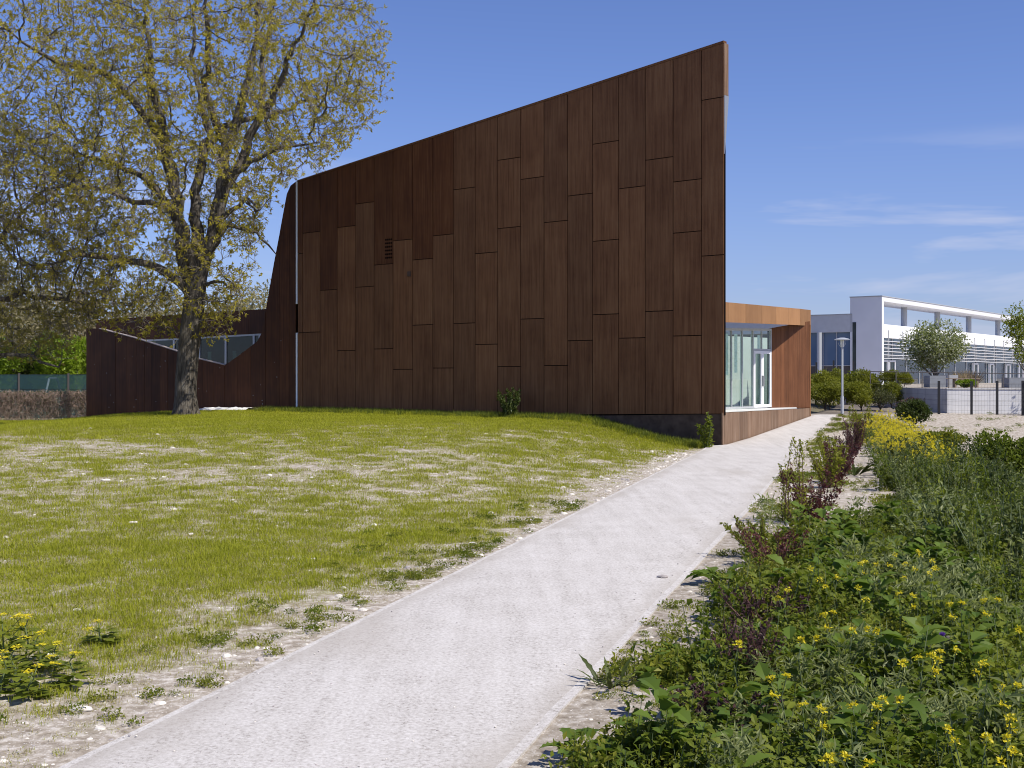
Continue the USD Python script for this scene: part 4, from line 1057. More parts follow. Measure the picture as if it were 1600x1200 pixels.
# ---------------------------------------------------------------- planted strip
def shrub(rng, name, label, px, pyb, Y, h, rad, leafmat, stemm, nst=14, nleaf=1100, ll=.05, lw=.03, lean=(0, 0), cat='shrub', group=None, pos=None):
    """Upright shrub of slender shoots from one foot, leaves all along them."""
    x = (px - 800) / F * Y if pos is None else pos
    t = thing(name, label, cat, (x, Y, float(H(x, Y))), group=group)
    a = rng.uniform(0, 2 * np.pi, nst); q = np.sqrt(rng.random(nst)) * rad
    tip = np.column_stack([np.cos(a) * q + lean[0], np.sin(a) * q + lean[1], h * rng.uniform(.55, 1.0, nst)])
    tip[0, 2] = h
    foot = np.column_stack([np.cos(a) * .05, np.sin(a) * .05, np.full(nst, -.05)])
    m1 = foot + (tip - foot) * .35 + rng.normal(size=(nst, 3)) * .04 * h; m2 = foot + (tip - foot) * .7 + rng.normal(size=(nst, 3)) * .05 * h
    obj('stems', tubes(np.stack([foot, m1, m2, tip], 1), np.array([.010, .008, .005, .002]) * max(1, Y / 20), 4), stemm, t, kind='stuff')
    k = rng.integers(0, nst, nleaf); s = rng.uniform(.12, 1.0, nleaf)[:, None]
    pp = np.where(s < .35, foot[k] + (m1[k] - foot[k]) * s / .35, np.where(s < .7, m1[k] + (m2[k] - m1[k]) * (s - .35) / .35, m2[k] + (tip[k] - m2[k]) * (s - .7) / .3))
    d = rng.normal(size=(nleaf, 3)) + [0, 0, .5]
    obj('foliage', leaves(pp + rng.normal(size=(nleaf, 3)) * .055 * h * (1.15 - s), d, ll * rng.uniform(.7, 1.4, nleaf), lw, rng), leafmat, t, kind='stuff')
    return t


rng = np.random.default_rng(60)
RS = 'red-leaved shrubs in the planted strip'
for (px, Y, h, rad, m, n, lab) in ((1268, 20.6, .95, .55, 'leaf_red', 1400, 'large crimson shrub beside the tall green sapling by the path'), (1305, 28.5, .95, .62, 'leaf_red', 1500, 'crimson shrub behind the sapling on bare chalk'),
                                   (1333, 39, 1.25, .4, 'leaf_purple', 1300, 'tall purple-brown shrub where the strip narrows near the lamp'), (1316, 33, .9, .42, 'leaf_purple', 1000, 'purple shrub between the crimson shrub and the mustard field'),
                                   (1212, 15.0, .62, .5, 'leaf_red', 1300, 'low crimson shrub among the broad leaves beside the path'), (1195, 11.6, .5, .45, 'leaf_purple', 1300, 'dark purple shrub half buried in the green weeds'),
                                   (1120, 8.25, .38, .45, 'leaf_purple', 1500, 'dark purple shrub low in the near weeds'), (1165, 9.6, .6, .3, 'leaf_purple', 900, 'thin purple shrub with a bare stalk in the near weeds')):
    shrub(rng, 'red_shrub', lab, px, 0, Y, h, rad, MAT[m], MAT['red_stem'], 24, n, .036 if Y < 17 else .055, .022 if Y < 17 else .034, group=RS)
for (px, Y, h, rad, ns, n, lab) in ((1246, 20.3, 1.42, .16, 4, 420, 'tall slim green sapling standing beside the crimson shrub'), (1229, 20.9, .95, .12, 3, 260, 'short slim green sapling at the path edging'), (1292, 27, 1.0, .45, 12, 1000, 'green shrub left of the crimson one behind'),
                                    (1343, 44, 1.35, .5, 14, 1200, 'green-brown shrub by the path end'), (1301, 31, 1.0, .4, 10, 900, 'olive shrub at the path edge before the lamp'), (1195, 16.6, .55, .6, 18, 1500, 'low olive shrub near the broad leaves')):
    shrub(rng, 'sapling' if 'sapling' in lab else 'young_shrub', lab, px, 0, Y, h, rad, MAT['leaf_bush'], MAT['red_stem'], ns, n, .055 * (1 if Y < 25 else 1.4), .03 * (1 if Y < 25 else 1.4))
shrub(rng, 'young_shrub', 'fresh green leafy shrub at the dark foot of the building corner', 1104, 0, 42.2, 1.25, .34, MAT['leaf_weed'], MAT['stem'], 7, 420, .11, .07)
shrub(rng, 'young_shrub', 'dark green shrub in the shade against the tall rust wall', 796, 0, 48.0, 1.15, .55, MAT['leaf_dark'], MAT['stem'], 18, 1500, .10, .06)
for (px, Y, h, rad, m, lab) in ((1572, 36, 1.75, 1.15, 'leaf_weed', 'large green bush in the hollow at the right picture edge'), (1427, 50.5, 1.25, .7, 'leaf_dark', 'dark green bush behind the yellow mustard field'),
                                (1470, 42, .8, .9, 'leaf_bush', 'low olive bush on the chalk bank right of the mustard field')):
    x = (px - 800) / F * Y
    bushy_tree(rng, 'green_bush', lab, 'bush', x, Y, h, rad, MAT[m], 3600, .12, .07, MAT['twig_dark'], .03, .08, 18, nbr=14)


def lobed_leaf(L, Wd, nl=4, cup=.18):
    """A broad wavy leaf as a small fan grid, lying along +x."""
    n = 9; t = np.linspace(0, 1, n)
    half = Wd / 2 * np.sin(np.pi * np.clip(t * .93 + .05, 0, 1)) ** .8 * (1 + .22 * np.cos(t * np.pi * 2 * nl))
    z = cup * L * (t - t ** 2 * 1.5)
    mid = np.column_stack([t * L, np.zeros(n), z]); l = np.column_stack([t * L - .05 * L, half, z + half * .35]); r = np.column_stack([t * L - .05 * L, -half, z + half * .35])
    v = np.vstack([l, mid, r]); i = np.arange(n - 1); f = []
    for a, b in ((0, n), (n, 2 * n)):
        f.append(np.column_stack([b + i, b + i + 1, a + i + 1])); f.append(np.column_stack([b + i, a + i + 1, a + i]))
    return v, np.vstack(f)


def place(mesh, p, yaw, pitch, roll=0.0, s=1.0):
    v, f = mesh
    Rm = trimesh.transformations.euler_matrix(roll, -pitch, yaw, 'sxyz')[:3, :3]
    return v @ Rm.T * s + p, f


def rosette(rng, name, label, x, y, n, L, Wd, mat, cat='plant', h=.13, pit=(.2, 1.0), group=None):
    t = thing(name, label, cat, (x, y, float(H(x, y))), group=group)
    for k in range(n):
        yaw = k * 2.4 + rng.normal() * .3; pit_ = rng.uniform(*pit); s = rng.uniform(.65, 1.15)
        st = np.array([math.cos(yaw), math.sin(yaw), 0]) * .14 * s + [0, 0, h * s]
        obj('leaf', cat_mesh([place(lobed_leaf(L, Wd), st, yaw, pit_ - .5, rng.normal() * .25, s), tubes(np.stack([np.stack([np.zeros(3), st * .6 + [0, 0, .03], st])]), .006, 4)]), mat, t, smooth=True)
    return t


rng = np.random.default_rng(61)
for (px, pyb, n, L, Wd, lab) in ((1118, 905, 13, .34, .26, 'broad dark-leaved plant at the path edge, the topmost of its kind'), (1150, 935, 9, .28, .22, 'broad-leaved plant just below the topmost one beside the path'), (1075, 1030, 12, .26, .20, 'broad-leaved plant halfway along the near path edge'),
                                 (1205, 965, 9, .30, .22, 'broad-leaved plant next to the low crimson shrub'), (905, 1178, 9, .20, .15, 'broad-leaved plant touching the path edging at the bottom'), (1090, 1105, 9, .22, .18, 'broad-leaved plant left of the dark purple shrub'),
                                 (1018, 1150, 10, .22, .17, 'broad-leaved plant right of the lowest one near the path'), (985, 1185, 8, .2, .15, 'broad-leaved plant at the bottom between path and purple shrub')):
    Y = EYE * F / (pyb - 590) * .97; x = (px - 800) / F * Y
    rosette(rng, 'broad_leaf_plant', lab, x, Y, n + 7, L * .62, Wd * .6, MAT['leaf_broad'], group='broad-leaved plants along the path')
for (px, pyb, lab) in ((955, 1075, 'small spiky-leaved weed on the bare edge by the path'), (1335, 742, 'dark green dock plant on the chalk beside the crimson shrub')):
    Y = EYE * F / (pyb - 590); x = (px - 800) / F * Y
    rosette(rng, 'rosette_weed', lab, x, Y, 16, .24 if Y < 12 else .5, .035 if Y < 12 else .12, MAT['leaf_dark'], h=.03, pit=(.7, 1.5))


def mustard(rng, h, nleaf=16, nfl=2, ll=.16, spread=.12):
    """Stem, leaf and flower meshes of one mustard plant."""
    st, le, fl = [], [], []
    main = np.array([[0, 0, -.03], [.02, .01, h * .4], [-.01, .03, h * .75], [.02, .02, h]])
    tops = [main[-1]]; st.append(tubes(main[None], np.array([[.007, .006, .004, .003]]), 4))
    for k in range(nfl - 1):
        a = main[1] + (main[2] - main[1]) * rng.random(); yaw = rng.uniform(0, 6.28)
        b = a + np.array([math.cos(yaw) * spread, math.sin(yaw) * spread, h * rng.uniform(.25, .5)])
        st.append(tubes(np.stack([np.stack([a, (a + b) / 2 + [0, 0, -.02], b])]), .003, 3)); tops.append(b)
    for k in range(nleaf):
        z = h * rng.uniform(.02, .85); yaw = k * 2.4 + rng.normal() * .4; s = (1.15 - z / h * .75) * rng.uniform(.7, 1.2)
        le.append(place(lobed_leaf(ll, ll * .5, 3), [math.cos(yaw) * .03, math.sin(yaw) * .03, z], yaw, rng.uniform(-.4, 1.1), rng.normal() * .4, s))
    for t in tops:
        n = 24; d = unit(rng.normal(size=(n, 3)) + [0, 0, .6]); b = t + d * rng.uniform(.004, .03, n)[:, None] + [0, 0, .01]
        fl.append(leaves(b, d + rng.normal(size=(n, 3)) * .5, .021, .017, rng))
    return cat_mesh(st), cat_mesh(le), cat_mesh(fl)


rng = np.random.default_rng(62)
protos = []
MG = 'flowering mustard plants in the near weeds'
spots = [(1228, 925), (1440, 870), (1452, 878), (1400, 868), (1352, 880), (1385, 885), (1432, 892), (1457, 898), (1255, 1005), (1335, 990), (1372, 988), (1440, 1030), (1495, 1020), (1468, 1022), (1405, 1040), (1340, 1105), (1262, 1105), (1382, 1100),
         (1290, 1190), (1350, 1195), (1575, 1195), (1585, 1075), (1570, 1125), (1300, 960), (1345, 920), (1310, 905), (1270, 890), (1410, 930), (1500, 945), (1530, 1040), (1495, 1160), (1225, 1060), (1150, 1010), (1545, 1160), (1590, 985), (1555, 940)]
where = ['by the path edging', 'beside the dark tall weeds', 'near the thistle', 'among broad leaves', 'in the thick of the weeds', 'next to the purple shrub']
left_spots = [(10, 1040, 1.1), (38, 1035, 1.0), (60, 1050, .8), (82, 1060, .7), (20, 1075, .8), (160, 1010, .6), (110, 1075, .7), (0, 1090, .8), (45, 1095, .6)]
ordn = ['leftmost', 'second', 'third', 'fourth', 'fifth', 'sixth', 'seventh', 'eighth', 'ninth', 'tenth', 'eleventh', 'twelfth', 'thirteenth', 'fourteenth', 'fifteenth', 'sixteenth', 'seventeenth', 'eighteenth', 'nineteenth', 'twentieth', 'twenty-first', 'twenty-second', 'twenty-third', 'twenty-fourth']
spots = sorted(spots, key=lambda p: p[0]); rows_ = {False: [p for p in spots if p[1] < 985], True: [p for p in spots if p[1] >= 985]}
k = 0
for (px, pyt) in spots:
    Y = (EYE - .5) * F / (pyt - 590); x = (px - 800) / F * Y
    g = float(H(x, Y)); h = max(.35, min(1.5, EYE - (pyt - 590) / F * Y - g))
    near_ = pyt >= 985; o_ = rows_[near_].index((px, pyt))
    lab = f'{ordn[o_]} mustard plant' + (' from the left' if o_ else '') + (' among those flowering nearest, around the thistle' if near_ else ' among those flowering behind the thistle')
    if k < 3:
        t = thing('mustard_plant', lab, 'plant', (x, Y, g), group=MG)
        a, b, c = mustard(rng, .6, 22 + 4 * k, 2 + k % 2, .13)
        obj('stem', a, MAT['stem'], t); obj('leaves', b, MAT['leaf_weed'], t, smooth=True, kind='stuff'); obj('flower_head', c, MAT['flower'], t, kind='stuff')
        UsdGeom.Xformable(t).AddScaleOp().Set(Gf.Vec3f(1, 1, h / .6)); protos.append(t)
    else:
        copy_of(protos[k % 3], 'mustard_plant', lab, (x, Y, g), float(rng.uniform(0, 360)), (1.0, 1.0, h / .6), MG)
    k += 1
for q_, (px, pyb, h) in enumerate(sorted(left_spots)):
    Y = EYE * F / (pyb - 590); x = (px - 800) / F * Y
    copy_of(protos[k % 3], 'mustard_plant', f'{ordn[q_]} mustard plant' + (' from the left' if q_ else '') + ' in the clump on the lawn at lower left', (x, Y, float(H(x, Y))), float(rng.uniform(0, 360)), (1.35, 1.35, h * .6), 'mustard plants at the lower left'); k += 1
# thistle
Y = 9.3; x = (1473 - 800) / F * Y
th = thing('thistle', 'thistle with a single purple flower head among the weeds', 'plant', (x, Y, float(H(x, Y))))
zt = EYE - (994 - 590) / F * Y - float(H(x, Y))
pst = np.array([[0, 0, 0], [.03, 0, zt * .5], [0, 0, zt - .03]])
obj('stem', tubes(pst[None], np.array([[.010, .008, .006]]), 5), MAT['stem'], th)
m = trimesh.creation.icosphere(2, .022); m.apply_scale([1, 1, 1.15]); m.apply_translation([0, 0, zt - .02]); obj('bud', m, MAT['thistle_bud'], th, smooth=True)
n = 90; d = unit(rng.normal(size=(n, 3)) * [.5, .5, .3] + [-.25, -.2, 1]); obj('flower_head', leaves(np.zeros((n, 3)) + [0, 0, zt], d, .035, .005, rng), MAT['thistle'], th)
for (ox, oz) in ((.045, -.02), (-.1, -.07), (.12, -.06)):
    m = trimesh.creation.icosphere(2, .02); m.apply_translation([ox, .02, zt + oz]); obj('bud', m, MAT['thistle_bud'], th, smooth=True)
    obj('stem', tubes(np.array([[[.03, 0, zt * .5], [ox * .8, .01, zt * .8], [ox, .02, zt + oz]]]), .004, 4), MAT['stem'], th)
n = 60; z = rng.uniform(.02, zt * .95, n); a = rng.uniform(0, 6.28, n); obj('leaves', leaves(np.column_stack([np.zeros(n), np.zeros(n), z]), np.column_stack([np.cos(a), np.sin(a), np.full(n, .2)]), .14, .03, rng), MAT['leaf_grey'], th, kind='stuff')


# ---------------------------------------------------------------- scattered stuff
def instancer(name, label, protos, pos, idx, yaw, scale, tilt=None, **t):
    pi = UsdGeom.PointInstancer.Define(stage, f'/World/{name}')
    rel = pi.CreatePrototypesRel()
    for k, parts in enumerate(protos):
        x = UsdGeom.Xform.Define(stage, f'/World/{name}/prototype_{k}')
        for j, (mesh, mat) in enumerate(parts):
            usdkit.mesh(stage, f'/World/{name}/prototype_{k}/piece_{j}', mesh, mat)
        rel.AddTarget(x.GetPath())
    n = len(pos)
    pi.CreateProtoIndicesAttr(Vt.IntArray.FromNumpy(np.asarray(idx, np.int32)))
    pi.CreatePositionsAttr(Vt.Vec3fArray.FromNumpy(np.asarray(pos, np.float32)))
    sc = np.asarray(scale, np.float32)
    pi.CreateScalesAttr(Vt.Vec3fArray.FromNumpy(np.repeat(sc[:, None], 3, 1) if sc.ndim == 1 else sc))
    half = np.asarray(yaw) / 2
    lean = np.random.default_rng(n).normal(size=(n, 2)) * (tilt or 0) / 2
    w, x, y, zq = np.cos(half), lean[:, 0] * np.cos(half) - lean[:, 1] * np.sin(half), lean[:, 0] * np.sin(half) + lean[:, 1] * np.cos(half), np.sin(half)
    nn = np.sqrt(w * w + x * x + y * y + zq * zq)
    pi.CreateOrientationsAttr(Vt.QuathArray([Gf.Quath(*map(float, q)) for q in np.column_stack([w, x, y, zq]) / nn[:, None]]))
    tag(pi.GetPrim(), label, t.get('category'), kind='stuff')


def blades(rng, n, rad, h, w, lean=.5):
    a = rng.uniform(0, 2 * np.pi, n); q = np.sqrt(rng.random(n)) * rad
    b = np.column_stack([np.cos(a) * q, np.sin(a) * q, np.full(n, -.01)])
    hh = h * rng.uniform(.45, 1.15, n); yaw = rng.uniform(0, 2 * np.pi, n); ln = np.abs(rng.normal(size=n)) * lean
    d = np.column_stack([np.cos(yaw), np.sin(yaw)]); side = np.column_stack([-np.sin(yaw), np.cos(yaw), np.zeros(n)]) * (w / 2 * rng.uniform(.7, 1.3, n))[:, None]
    m = b + np.column_stack([d * (ln * hh * .35)[:, None], hh * .6]); t = b + np.column_stack([d * (ln * hh)[:, None], hh * (1 - .25 * np.minimum(ln, 1.5))])
    v = np.stack([b - side, b + side, m - side * .8, m + side * .8, t], 1).reshape(-1, 3); i = np.arange(n)[:, None] * 5
    return v, np.vstack([i + [0, 1, 3], i + [0, 3, 2], i + [2, 3, 4]])


rng = np.random.default_rng(70)
gp_ = [[(blades(rng, 26, .11, .052, .0055, .8), MAT['grass']), (blades(rng, 6, .12, .05, .005, 1.2), MAT['grass_dry'])], [(blades(rng, 30, .14, .075, .0055, .8), MAT['grass'])], [(blades(rng, 16, .13, .038, .006, 1.1), MAT['grass']), (blades(rng, 12, .16, .05, .005, 1.3), MAT['grass_dry'])],
       [(blades(rng, 26, .14, .055, .005, 1.5), MAT['grass_dry'])]]


def lawn_points(n, y0, y1, power):
    y = (y0 ** power + rng.random(n) * (y1 ** power - y0 ** power)) ** (1 / power)
    xl = -.43 * y - 4.6
    x = xl + rng.random(n) * (XL(y) - xl)
    return x, y


xa, ya = lawn_points(152000, 6.5, 69.5, 1.3)
c = cover(xa, ya)
# keep out of the building (in front of its wall plane only)
dW = (xa - R0[0]) * W.n[0] + (ya - R0[1]) * W.n[1]
keep = (rng.random(len(xa)) < (.13 + .87 * c ** 1.15) * S(XL(ya) - xa, 0.05, 0.5)) & (dW > .05) & ((ya < 58) | (xa < -21))
xa, ya, c = xa[keep], ya[keep], c[keep]
dWk = dW[keep]
idx = np.where(c > .6, rng.integers(0, 3, len(xa)), np.where(c > .25, rng.integers(0, 4, len(xa)), rng.integers(2, 4, len(xa))))
scl = rng.uniform(.7, 1.25, len(xa)) * (.7 + .5 * c) * np.interp(ya, [7, 20, 55], [1.0, 1.1, 1.45])
sc3 = np.column_stack([scl * np.interp(ya, [8, 50], [1, 1.3]), scl * np.interp(ya, [8, 50], [1, 1.3]), scl])
instancer('lawn_grass', 'thin young yellow-green grass sown over the chalky lawn', gp_, np.column_stack([xa, ya, H(xa, ya)]), idx, rng.uniform(0, 6.28, len(xa)), sc3, category='grass')
print('lawn clumps', len(xa))
# taller grass at the wall foot and the rise by the corner
s_ = rng.uniform(-.2, 24, 5200); d_ = np.abs(rng.normal(size=5200)) * .55 + .06
pp = W.p(s_, d_, 0); ok = (XL(pp[:, 1]) - pp[:, 0] > .15)
pp = pp[ok]; pp[:, 2] = H(pp[:, 0], pp[:, 1])
instancer('wall_foot_grass', 'longer green grass growing along the foot of the rust wall', [[(blades(rng, 30, .14, .26, .009, .45), MAT['grass_tall'])], [(blades(rng, 26, .14, .2, .009, .6), MAT['grass'])]], pp, rng.integers(0, 2, len(pp)), rng.uniform(0, 6.28, len(pp)), rng.uniform(.6, 1.3, len(pp)), category='grass')

# weeds of the strip right of the path
prot = []
for k in range(4):
    parts_l, parts_s = [], []
    for q_ in range(6):
        o = np.array([*rng.normal(size=2) * .11, 0]); h = rng.uniform(.14, .5)
        for m_ in range(17):
            z = h * rng.uniform(.12, 1.0); yaw = rng.uniform(0, 6.28)
            parts_l.append(place(lobed_leaf(.062, .036, 2 + k % 2), o + [math.cos(yaw) * .02, math.sin(yaw) * .02, z], yaw, rng.uniform(-.4, 1.0), rng.normal() * .4, rng.uniform(.6, 1.35)))
        parts_s.append(tubes(np.array([[o + [0, 0, -.03], o + [.01, .01, h * .5], o + [0, .02, h]]]), np.array([[.005, .004, .002]]), 3))
    prot.append([(cat_mesh(parts_l), MAT['leaf_weed']), (cat_mesh(parts_s), MAT['stem'])])
for k in range(2):
    pl = []
    for m_ in range(12):
        yaw = rng.uniform(0, 6.28); z = rng.uniform(.05, .42); pl.append(place(lobed_leaf(.15, .095, 3), [math.cos(yaw) * .04, math.sin(yaw) * .04, z], yaw, rng.uniform(-.2, .7), rng.normal() * .3, rng.uniform(.6, 1.2)))
    prot.append([(cat_mesh(pl), MAT['leaf_broad'])])
prot.append([(blades(rng, 30, .15, .34, .007, .6), MAT['grass_tall']), (blades(rng, 6, .15, .42, .004, .5), MAT['grass_dry'])])
n = 120; zz_ = rng.uniform(.03, .4, n); prot.append([(leaves(np.column_stack([rng.normal(size=(n, 2)) * .07, zz_]), rng.normal(size=(n, 3)) + [0, 0, .3], .085, .02, rng), MAT['leaf_grey'])])
n = 160; zz_ = rng.uniform(.03, .3, n); prot.append([(leaves(np.column_stack([rng.normal(size=(n, 2)) * .11, zz_]), rng.normal(size=(n, 3)) + [0, 0, .4], .04, .026, rng), MAT['leaf_bush'])])
n_big = len(prot)
n = 20000
small = []
for k in range(2):
    n = 70; a = rng.uniform(0, 6.28, n); r = np.sqrt(rng.random(n)) * .17
    small.append([(leaves(np.column_stack([np.cos(a) * r, np.sin(a) * r, rng.uniform(0, .12, n)]), rng.normal(size=(n, 3)) + [0, 0, .5], .05, .026, rng), MAT['leaf_bush' if k else 'leaf_weed'])])
n = 15000
y = (5.5 ** 1.2 + rng.random(n) * (24 ** 1.2 - 5.5 ** 1.2)) ** (1 / 1.2); dr = rng.uniform(.05, 12, n); x = XR(y) + dr
nz = fnoise(x, y, .9, 71, 3)
near = S(dr + (nz - .5) * 2.2, np.interp(y, [7, 10, 14], [.1, .3, .4]), np.interp(y, [7, 10, 14], [1.0, 1.5, 1.7]))
chalk = S(y + (nz - .5) * 5, 16.5, 18.5) * (1 - S(dr + (nz - .5) * 1.5, 2.2, 3.0))
p_ = near * (1 - .985 * chalk)
k_ = (rng.random(n) < p_ * np.interp(y, [6, 24], [1, .8])) & (x < .46 * y + 5)
big = (rng.random(n) < np.interp(dr, [.3, 1.2], [.15, .8])) & (y < 20)
xx, yy, bb = x[k_], y[k_], big[k_]
sp_ = fnoise(xx, yy, .75, 91, 2) + rng.normal(size=len(xx)) * .07
kind_ = np.where(sp_ < .36, 6, np.where(sp_ < .47, 8, np.where(sp_ > .68, 7, np.where(rng.random(len(xx)) < np.interp(sp_, [.5, .64], [.05, .4]), rng.integers(4, 6, len(xx)), rng.integers(0, 4, len(xx))))))
ids = np.where(bb, kind_, n_big + rng.integers(0, 2, len(xx)))
instancer('leafy_weeds', 'thick mixed green weeds right of the path', prot + small, np.column_stack([xx, yy, H(xx, yy)]), ids, rng.uniform(0, 6.28, len(xx)), rng.uniform(.6, 1.3, len(xx)) * (.55 + .9 * fnoise(xx, yy, 1.3, 83, 2)) * np.where(bb, np.interp(yy, [6, 20], [.8, 1.0]), 1.1), tilt=.16, category='weeds')
print('weeds', len(xx))
# small weeds and tufts on bare edges, both sides and further along the strip
n = 2600; y = rng.uniform(7, 56, n); dr = np.abs(rng.normal(size=n)) * 1.3 + .08; x = XR(y) + dr
k_ = fnoise(x, y, .8, 73, 3) > .52
x2, y2 = lawn_points(1500, 6.8, 24, 1.2); 
x2 = XL(y2) - np.abs(rng.normal(size=len(y2))) * .9 - .12; k2 = (fnoise(x2, y2, 2.2, 75, 3) > .5) & (rng.random(len(y2)) < .5)
x4, y4 = rng.uniform(12, 26, 500), rng.uniform(36, 57, 500); k4 = (x4 - XR(y4) > .5) & (fnoise(x4, y4, .5, 79, 2) > .52)
xx, yy = np.concatenate([x[k_], x2[k2], x4[k4]]), np.concatenate([y[k_], y2[k2], y4[k4]])
mats = [[(blades(rng, 16, .1, .12, .007, .9), MAT['grass'])]] + small
instancer('edge_weeds', 'small weeds and tufts on the bare soil along both path edges', mats, np.column_stack([xx, yy, H(xx, yy)]), rng.integers(0, 3, len(xx)), rng.uniform(0, 6.28, len(xx)), rng.uniform(.3, .8, len(xx)) * np.interp(yy, [7, 40], [.8, 1.4]), category='weeds')
# tall dark weeds on the bank, rough grass on the slope
tallp = []
for k in range(3):
    nst = 9; a = rng.uniform(0, 6.28, nst); q_ = rng.uniform(.02, .2, nst)
    f0 = np.column_stack([np.cos(a) * q_ * .6, np.sin(a) * q_ * .6, np.full(nst, -.05)]); t0 = np.column_stack([np.cos(a) * q_ * 1.6, np.sin(a) * q_ * 1.6, rng.uniform(.45, .85, nst)])
    mm = (f0 + t0) / 2 + rng.normal(size=(nst, 3)) * .03
    nl = 230; kk = rng.integers(0, nst, nl); ss = rng.uniform(.1, 1, nl)[:, None]
    tallp.append([(tubes(np.stack([f0, mm, t0], 1), np.array([.006, .005, .003]), 3), MAT['stem']), (leaves(f0[kk] + (t0[kk] - f0[kk]) * ss, rng.normal(size=(nl, 3)) + [0, 0, .3], .07, .03, rng), MAT[('leaf_dark', 'leaf_weed', 'leaf_grey')[k]])])
tallp.append([(blades(rng, 34, .18, .62, .011, .5), MAT['grass_tall'])]); tallp.append([(blades(rng, 24, .18, .55, .010, .9), MAT['grass_tall']), (blades(rng, 8, .18, .7, .006, .5), MAT['grass_dry'])])
n = 11500; y = (11 ** 1.2 + rng.random(n) * (46 ** 1.2 - 11 ** 1.2)) ** (1 / 1.2); dr = rng.uniform(1.6, 18, n); x = XR(y) + dr
nz = fnoise(x, y, .6, 77, 3)
lo_ = np.interp(y, [11, 18, 30, 40, 46], [4.2, 2.9, 2.9, 3.6, 5])
p_ = S(dr + (nz - .5) * 1.6, lo_ - .3, lo_ + .5) * (1 - S(y + (nz - .5) * 9, 33, 40)) * np.where(dr > 7, .7, 1) * np.where(fnoise(x, y, 1.2, 87, 2) > .4, 1, .45)
k_ = (rng.random(n) < p_) & (x < .45 * y + 5)
xx, yy, dd = x[k_], y[k_], dr[k_]
gr = rng.random(len(xx)) < np.interp(dd, [3, 6.5], [.22, .85])
instancer('tall_weeds', 'tall dark weeds and rough grass on the bank falling away to the right', tallp, np.column_stack([xx, yy, H(xx, yy)]), np.where(gr, rng.integers(3, 5, len(xx)), rng.integers(0, 3, len(xx))), rng.uniform(0, 6.28, len(xx)), rng.uniform(.7, 1.25, len(xx)) * np.interp(dd, [2.5, 5], [.85, 1.1]) * (.45 + 1.1 * fnoise(xx, yy, .55, 85, 3)) * rng.uniform(.75, 1.3, len(xx)), tilt=.26, category='weeds')
# the yellow mustard field
mp = []
for k in range(3):
    a, b, c_ = mustard(rng, .75, 12, 5, .13, .17)
    lots = []
    for q_ in range(5):
        t = np.array([*rng.normal(size=2) * .2, rng.uniform(.4, .85)]); m_ = 7; d = unit(rng.normal(size=(m_, 3)) + [0, 0, .5])
        lots.append(leaves(t + d * rng.uniform(.004, .035, m_)[:, None], d + rng.normal(size=(m_, 3)) * .5, .032, .028, rng))
    mp.append([(a, MAT['stem']), (b, MAT['leaf_weed']), (cat_mesh([c_] + lots), MAT['flower'])])
    mp.append([(a, MAT['stem']), (b, MAT['leaf_weed']), (c_, MAT['flower'])])
n = 2600; y = rng.uniform(28, 50, n); dr = rng.uniform(1.2, 8, n); x = XR(y) + dr
px = 800 + F * x / y; py = 590 + F * (EYE - .62 - H(x, y)) / y - 5
inside = Polygon([(1345, 655), (1375, 643), (1415, 652), (1450, 678), (1497, 722), (1440, 718), (1395, 705), (1372, 690)])
from shapely import contains_xy
ins = contains_xy(inside, px, py); core = contains_xy(Polygon([(1372, 652), (1418, 658), (1450, 680), (1497, 724), (1430, 714), (1388, 688)]), px, py)
k_ = ins & (rng.random(n) < .8)
xx, yy, cc = x[k_], y[k_], core[k_]
instancer('mustard_field', 'patch of bright yellow mustard flowers near the lamp', mp, np.column_stack([xx, yy, H(xx, yy)]), np.where((cc | (rng.random(len(xx)) < .1)) & (rng.random(len(xx)) < .52), 2 * rng.integers(0, 3, len(xx)), 2 * rng.integers(0, 3, len(xx)) + 1), rng.uniform(0, 6.28, len(xx)), rng.uniform(.6, 1.2, len(xx)), tilt=.15, category='mustard')
print('mustard', len(xx), 'tall', k_.sum())


# stones
def pebble(rng, s):
    m = trimesh.creation.icosphere(1, 1.0); v = np.array(m.vertices)
    v *= 1 + .35 * (meshkit.noise(v * 1.7 + rng.uniform(0, 50, 3))[:, None] - .5); return v * s * np.array([1, .8, .55]), np.array(m.faces)


pp_ = [[(pebble(rng, .03), MAT['stone'])] for k in range(3)] + [[(pebble(rng, .03), MAT['flint'])]]
x1, y1 = lawn_points(12000, 6.5, 50, 1.15); w1 = (1 - .75 * cover(x1, y1)) * .8
k1_ = rng.random(len(x1)) < w1
y2 = rng.uniform(6.5, 40, 4200); x2 = np.where(rng.random(4200) < .5, XL(y2) - np.abs(rng.normal(size=4200)) * .55 - .08, XR(y2) + np.abs(rng.normal(size=4200)) * 1.2 + .09)
y3 = rng.uniform(6.5, 40, 700); x3 = XL(y3) + rng.random(700) * (XR(y3) - XL(y3))
xx, yy = np.concatenate([x1[k1_], x2]), np.concatenate([y1[k1_], y2])
sz = np.minimum(.32 + rng.pareto(3.0, len(xx)) * .34, 2.0) * np.interp(yy, [7, 40], [.8, 1.5])
instancer('chalk_stones', 'white chalk stones and flints scattered over the lawn and path edges', pp_, np.column_stack([xx, yy, H(xx, yy) - .004]), np.where(rng.random(len(xx)) < .8, rng.integers(0, 3, len(xx)), 3), rng.uniform(0, 6.28, len(xx)), sz, category='stones')
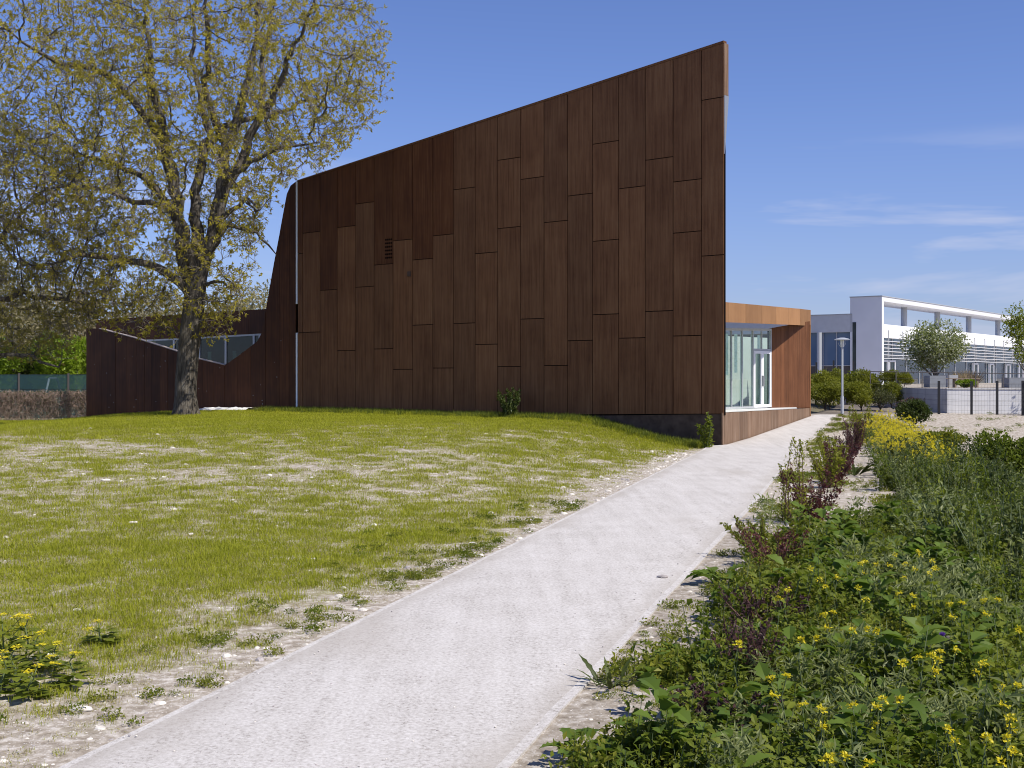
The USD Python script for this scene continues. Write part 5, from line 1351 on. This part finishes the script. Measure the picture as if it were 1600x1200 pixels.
instancer('path_grit', 'small grit scattered on the gravel path', pp_, np.column_stack([x3, y3, ZP(y3) + .024]), np.where(rng.random(700) < .4, 0, 3), rng.uniform(0, 6.28, 700), rng.uniform(.12, .35, 700), category='grit')
for (px, pyb, s, m_, lab) in ((127, 1112, .055, 'stone', 'white chalk lump at the lower left by the path'), (1036, 905, .05, 'flint', 'grey pebble lying on the path'), (208, 818, .055, 'stone', 'long white chalk block lying in the lawn'), (165, 752, .075, 'stone', 'white chalk block farther up the lawn'),
                              (1385, 803, .11, 'stone', 'pale stone at the edge of the bare chalk by the tall weeds')):
    Y = EYE * F / (pyb - 590) if pyb > 830 or px > 900 else 1.0
    if Y == 1.0:
        Y = 20.0
        for _ in range(20):
            Y = .5 * Y + .5 * (EYE - float(H((px - 800) / F * Y, Y))) * F / (pyb - 590)
    x = (px - 800) / F * Y; v, f = pebble(rng, s)
    v = v * [1.4, 1, .8] + .25 * s * (meshkit.noise(v / s * 1.6 + px) - .5)[:, None]; z0 = ZP(Y) + .02 if 'path' in lab and 'lying on' in lab else float(H(x, Y)); v = v + [x, Y, z0 + s * .25]
    obj('stone', (v, f), MAT[m_], smooth=True, label=lab, category='stone')
# white sheet crumpled at the low wall
gx_, gy_ = np.meshgrid(np.linspace(0, 1, 40), np.linspace(0, 1, 14)); Sx = W.at(318) + (W.at(412) - W.at(318)) * gx_.ravel(); dd = .25 + gy_.ravel() * .9
q3 = W.p(Sx, 0, 0); q3[:, :2] += np.outer(dd, W.n); q3[:, 2] = H(q3[:, 0], q3[:, 1]) + .03 + .26 * meshkit.fbm(np.column_stack([gx_.ravel() * 7, gy_.ravel() * 3, gx_.ravel() * 0]), 4, 5) * np.sin(np.pi * np.clip(gy_.ravel(), .02, .98))
i, j = np.meshgrid(np.arange(13), np.arange(39), indexing='ij'); a = (i * 40 + j).ravel()
obj('plastic_sheet', (q3, np.vstack([np.column_stack([a, a + 1, a + 41]), np.column_stack([a, a + 41, a + 40])])), MAT['sheet'], smooth=True, label='crumpled white plastic sheet lying at the foot of the low wall', category='plastic sheet')
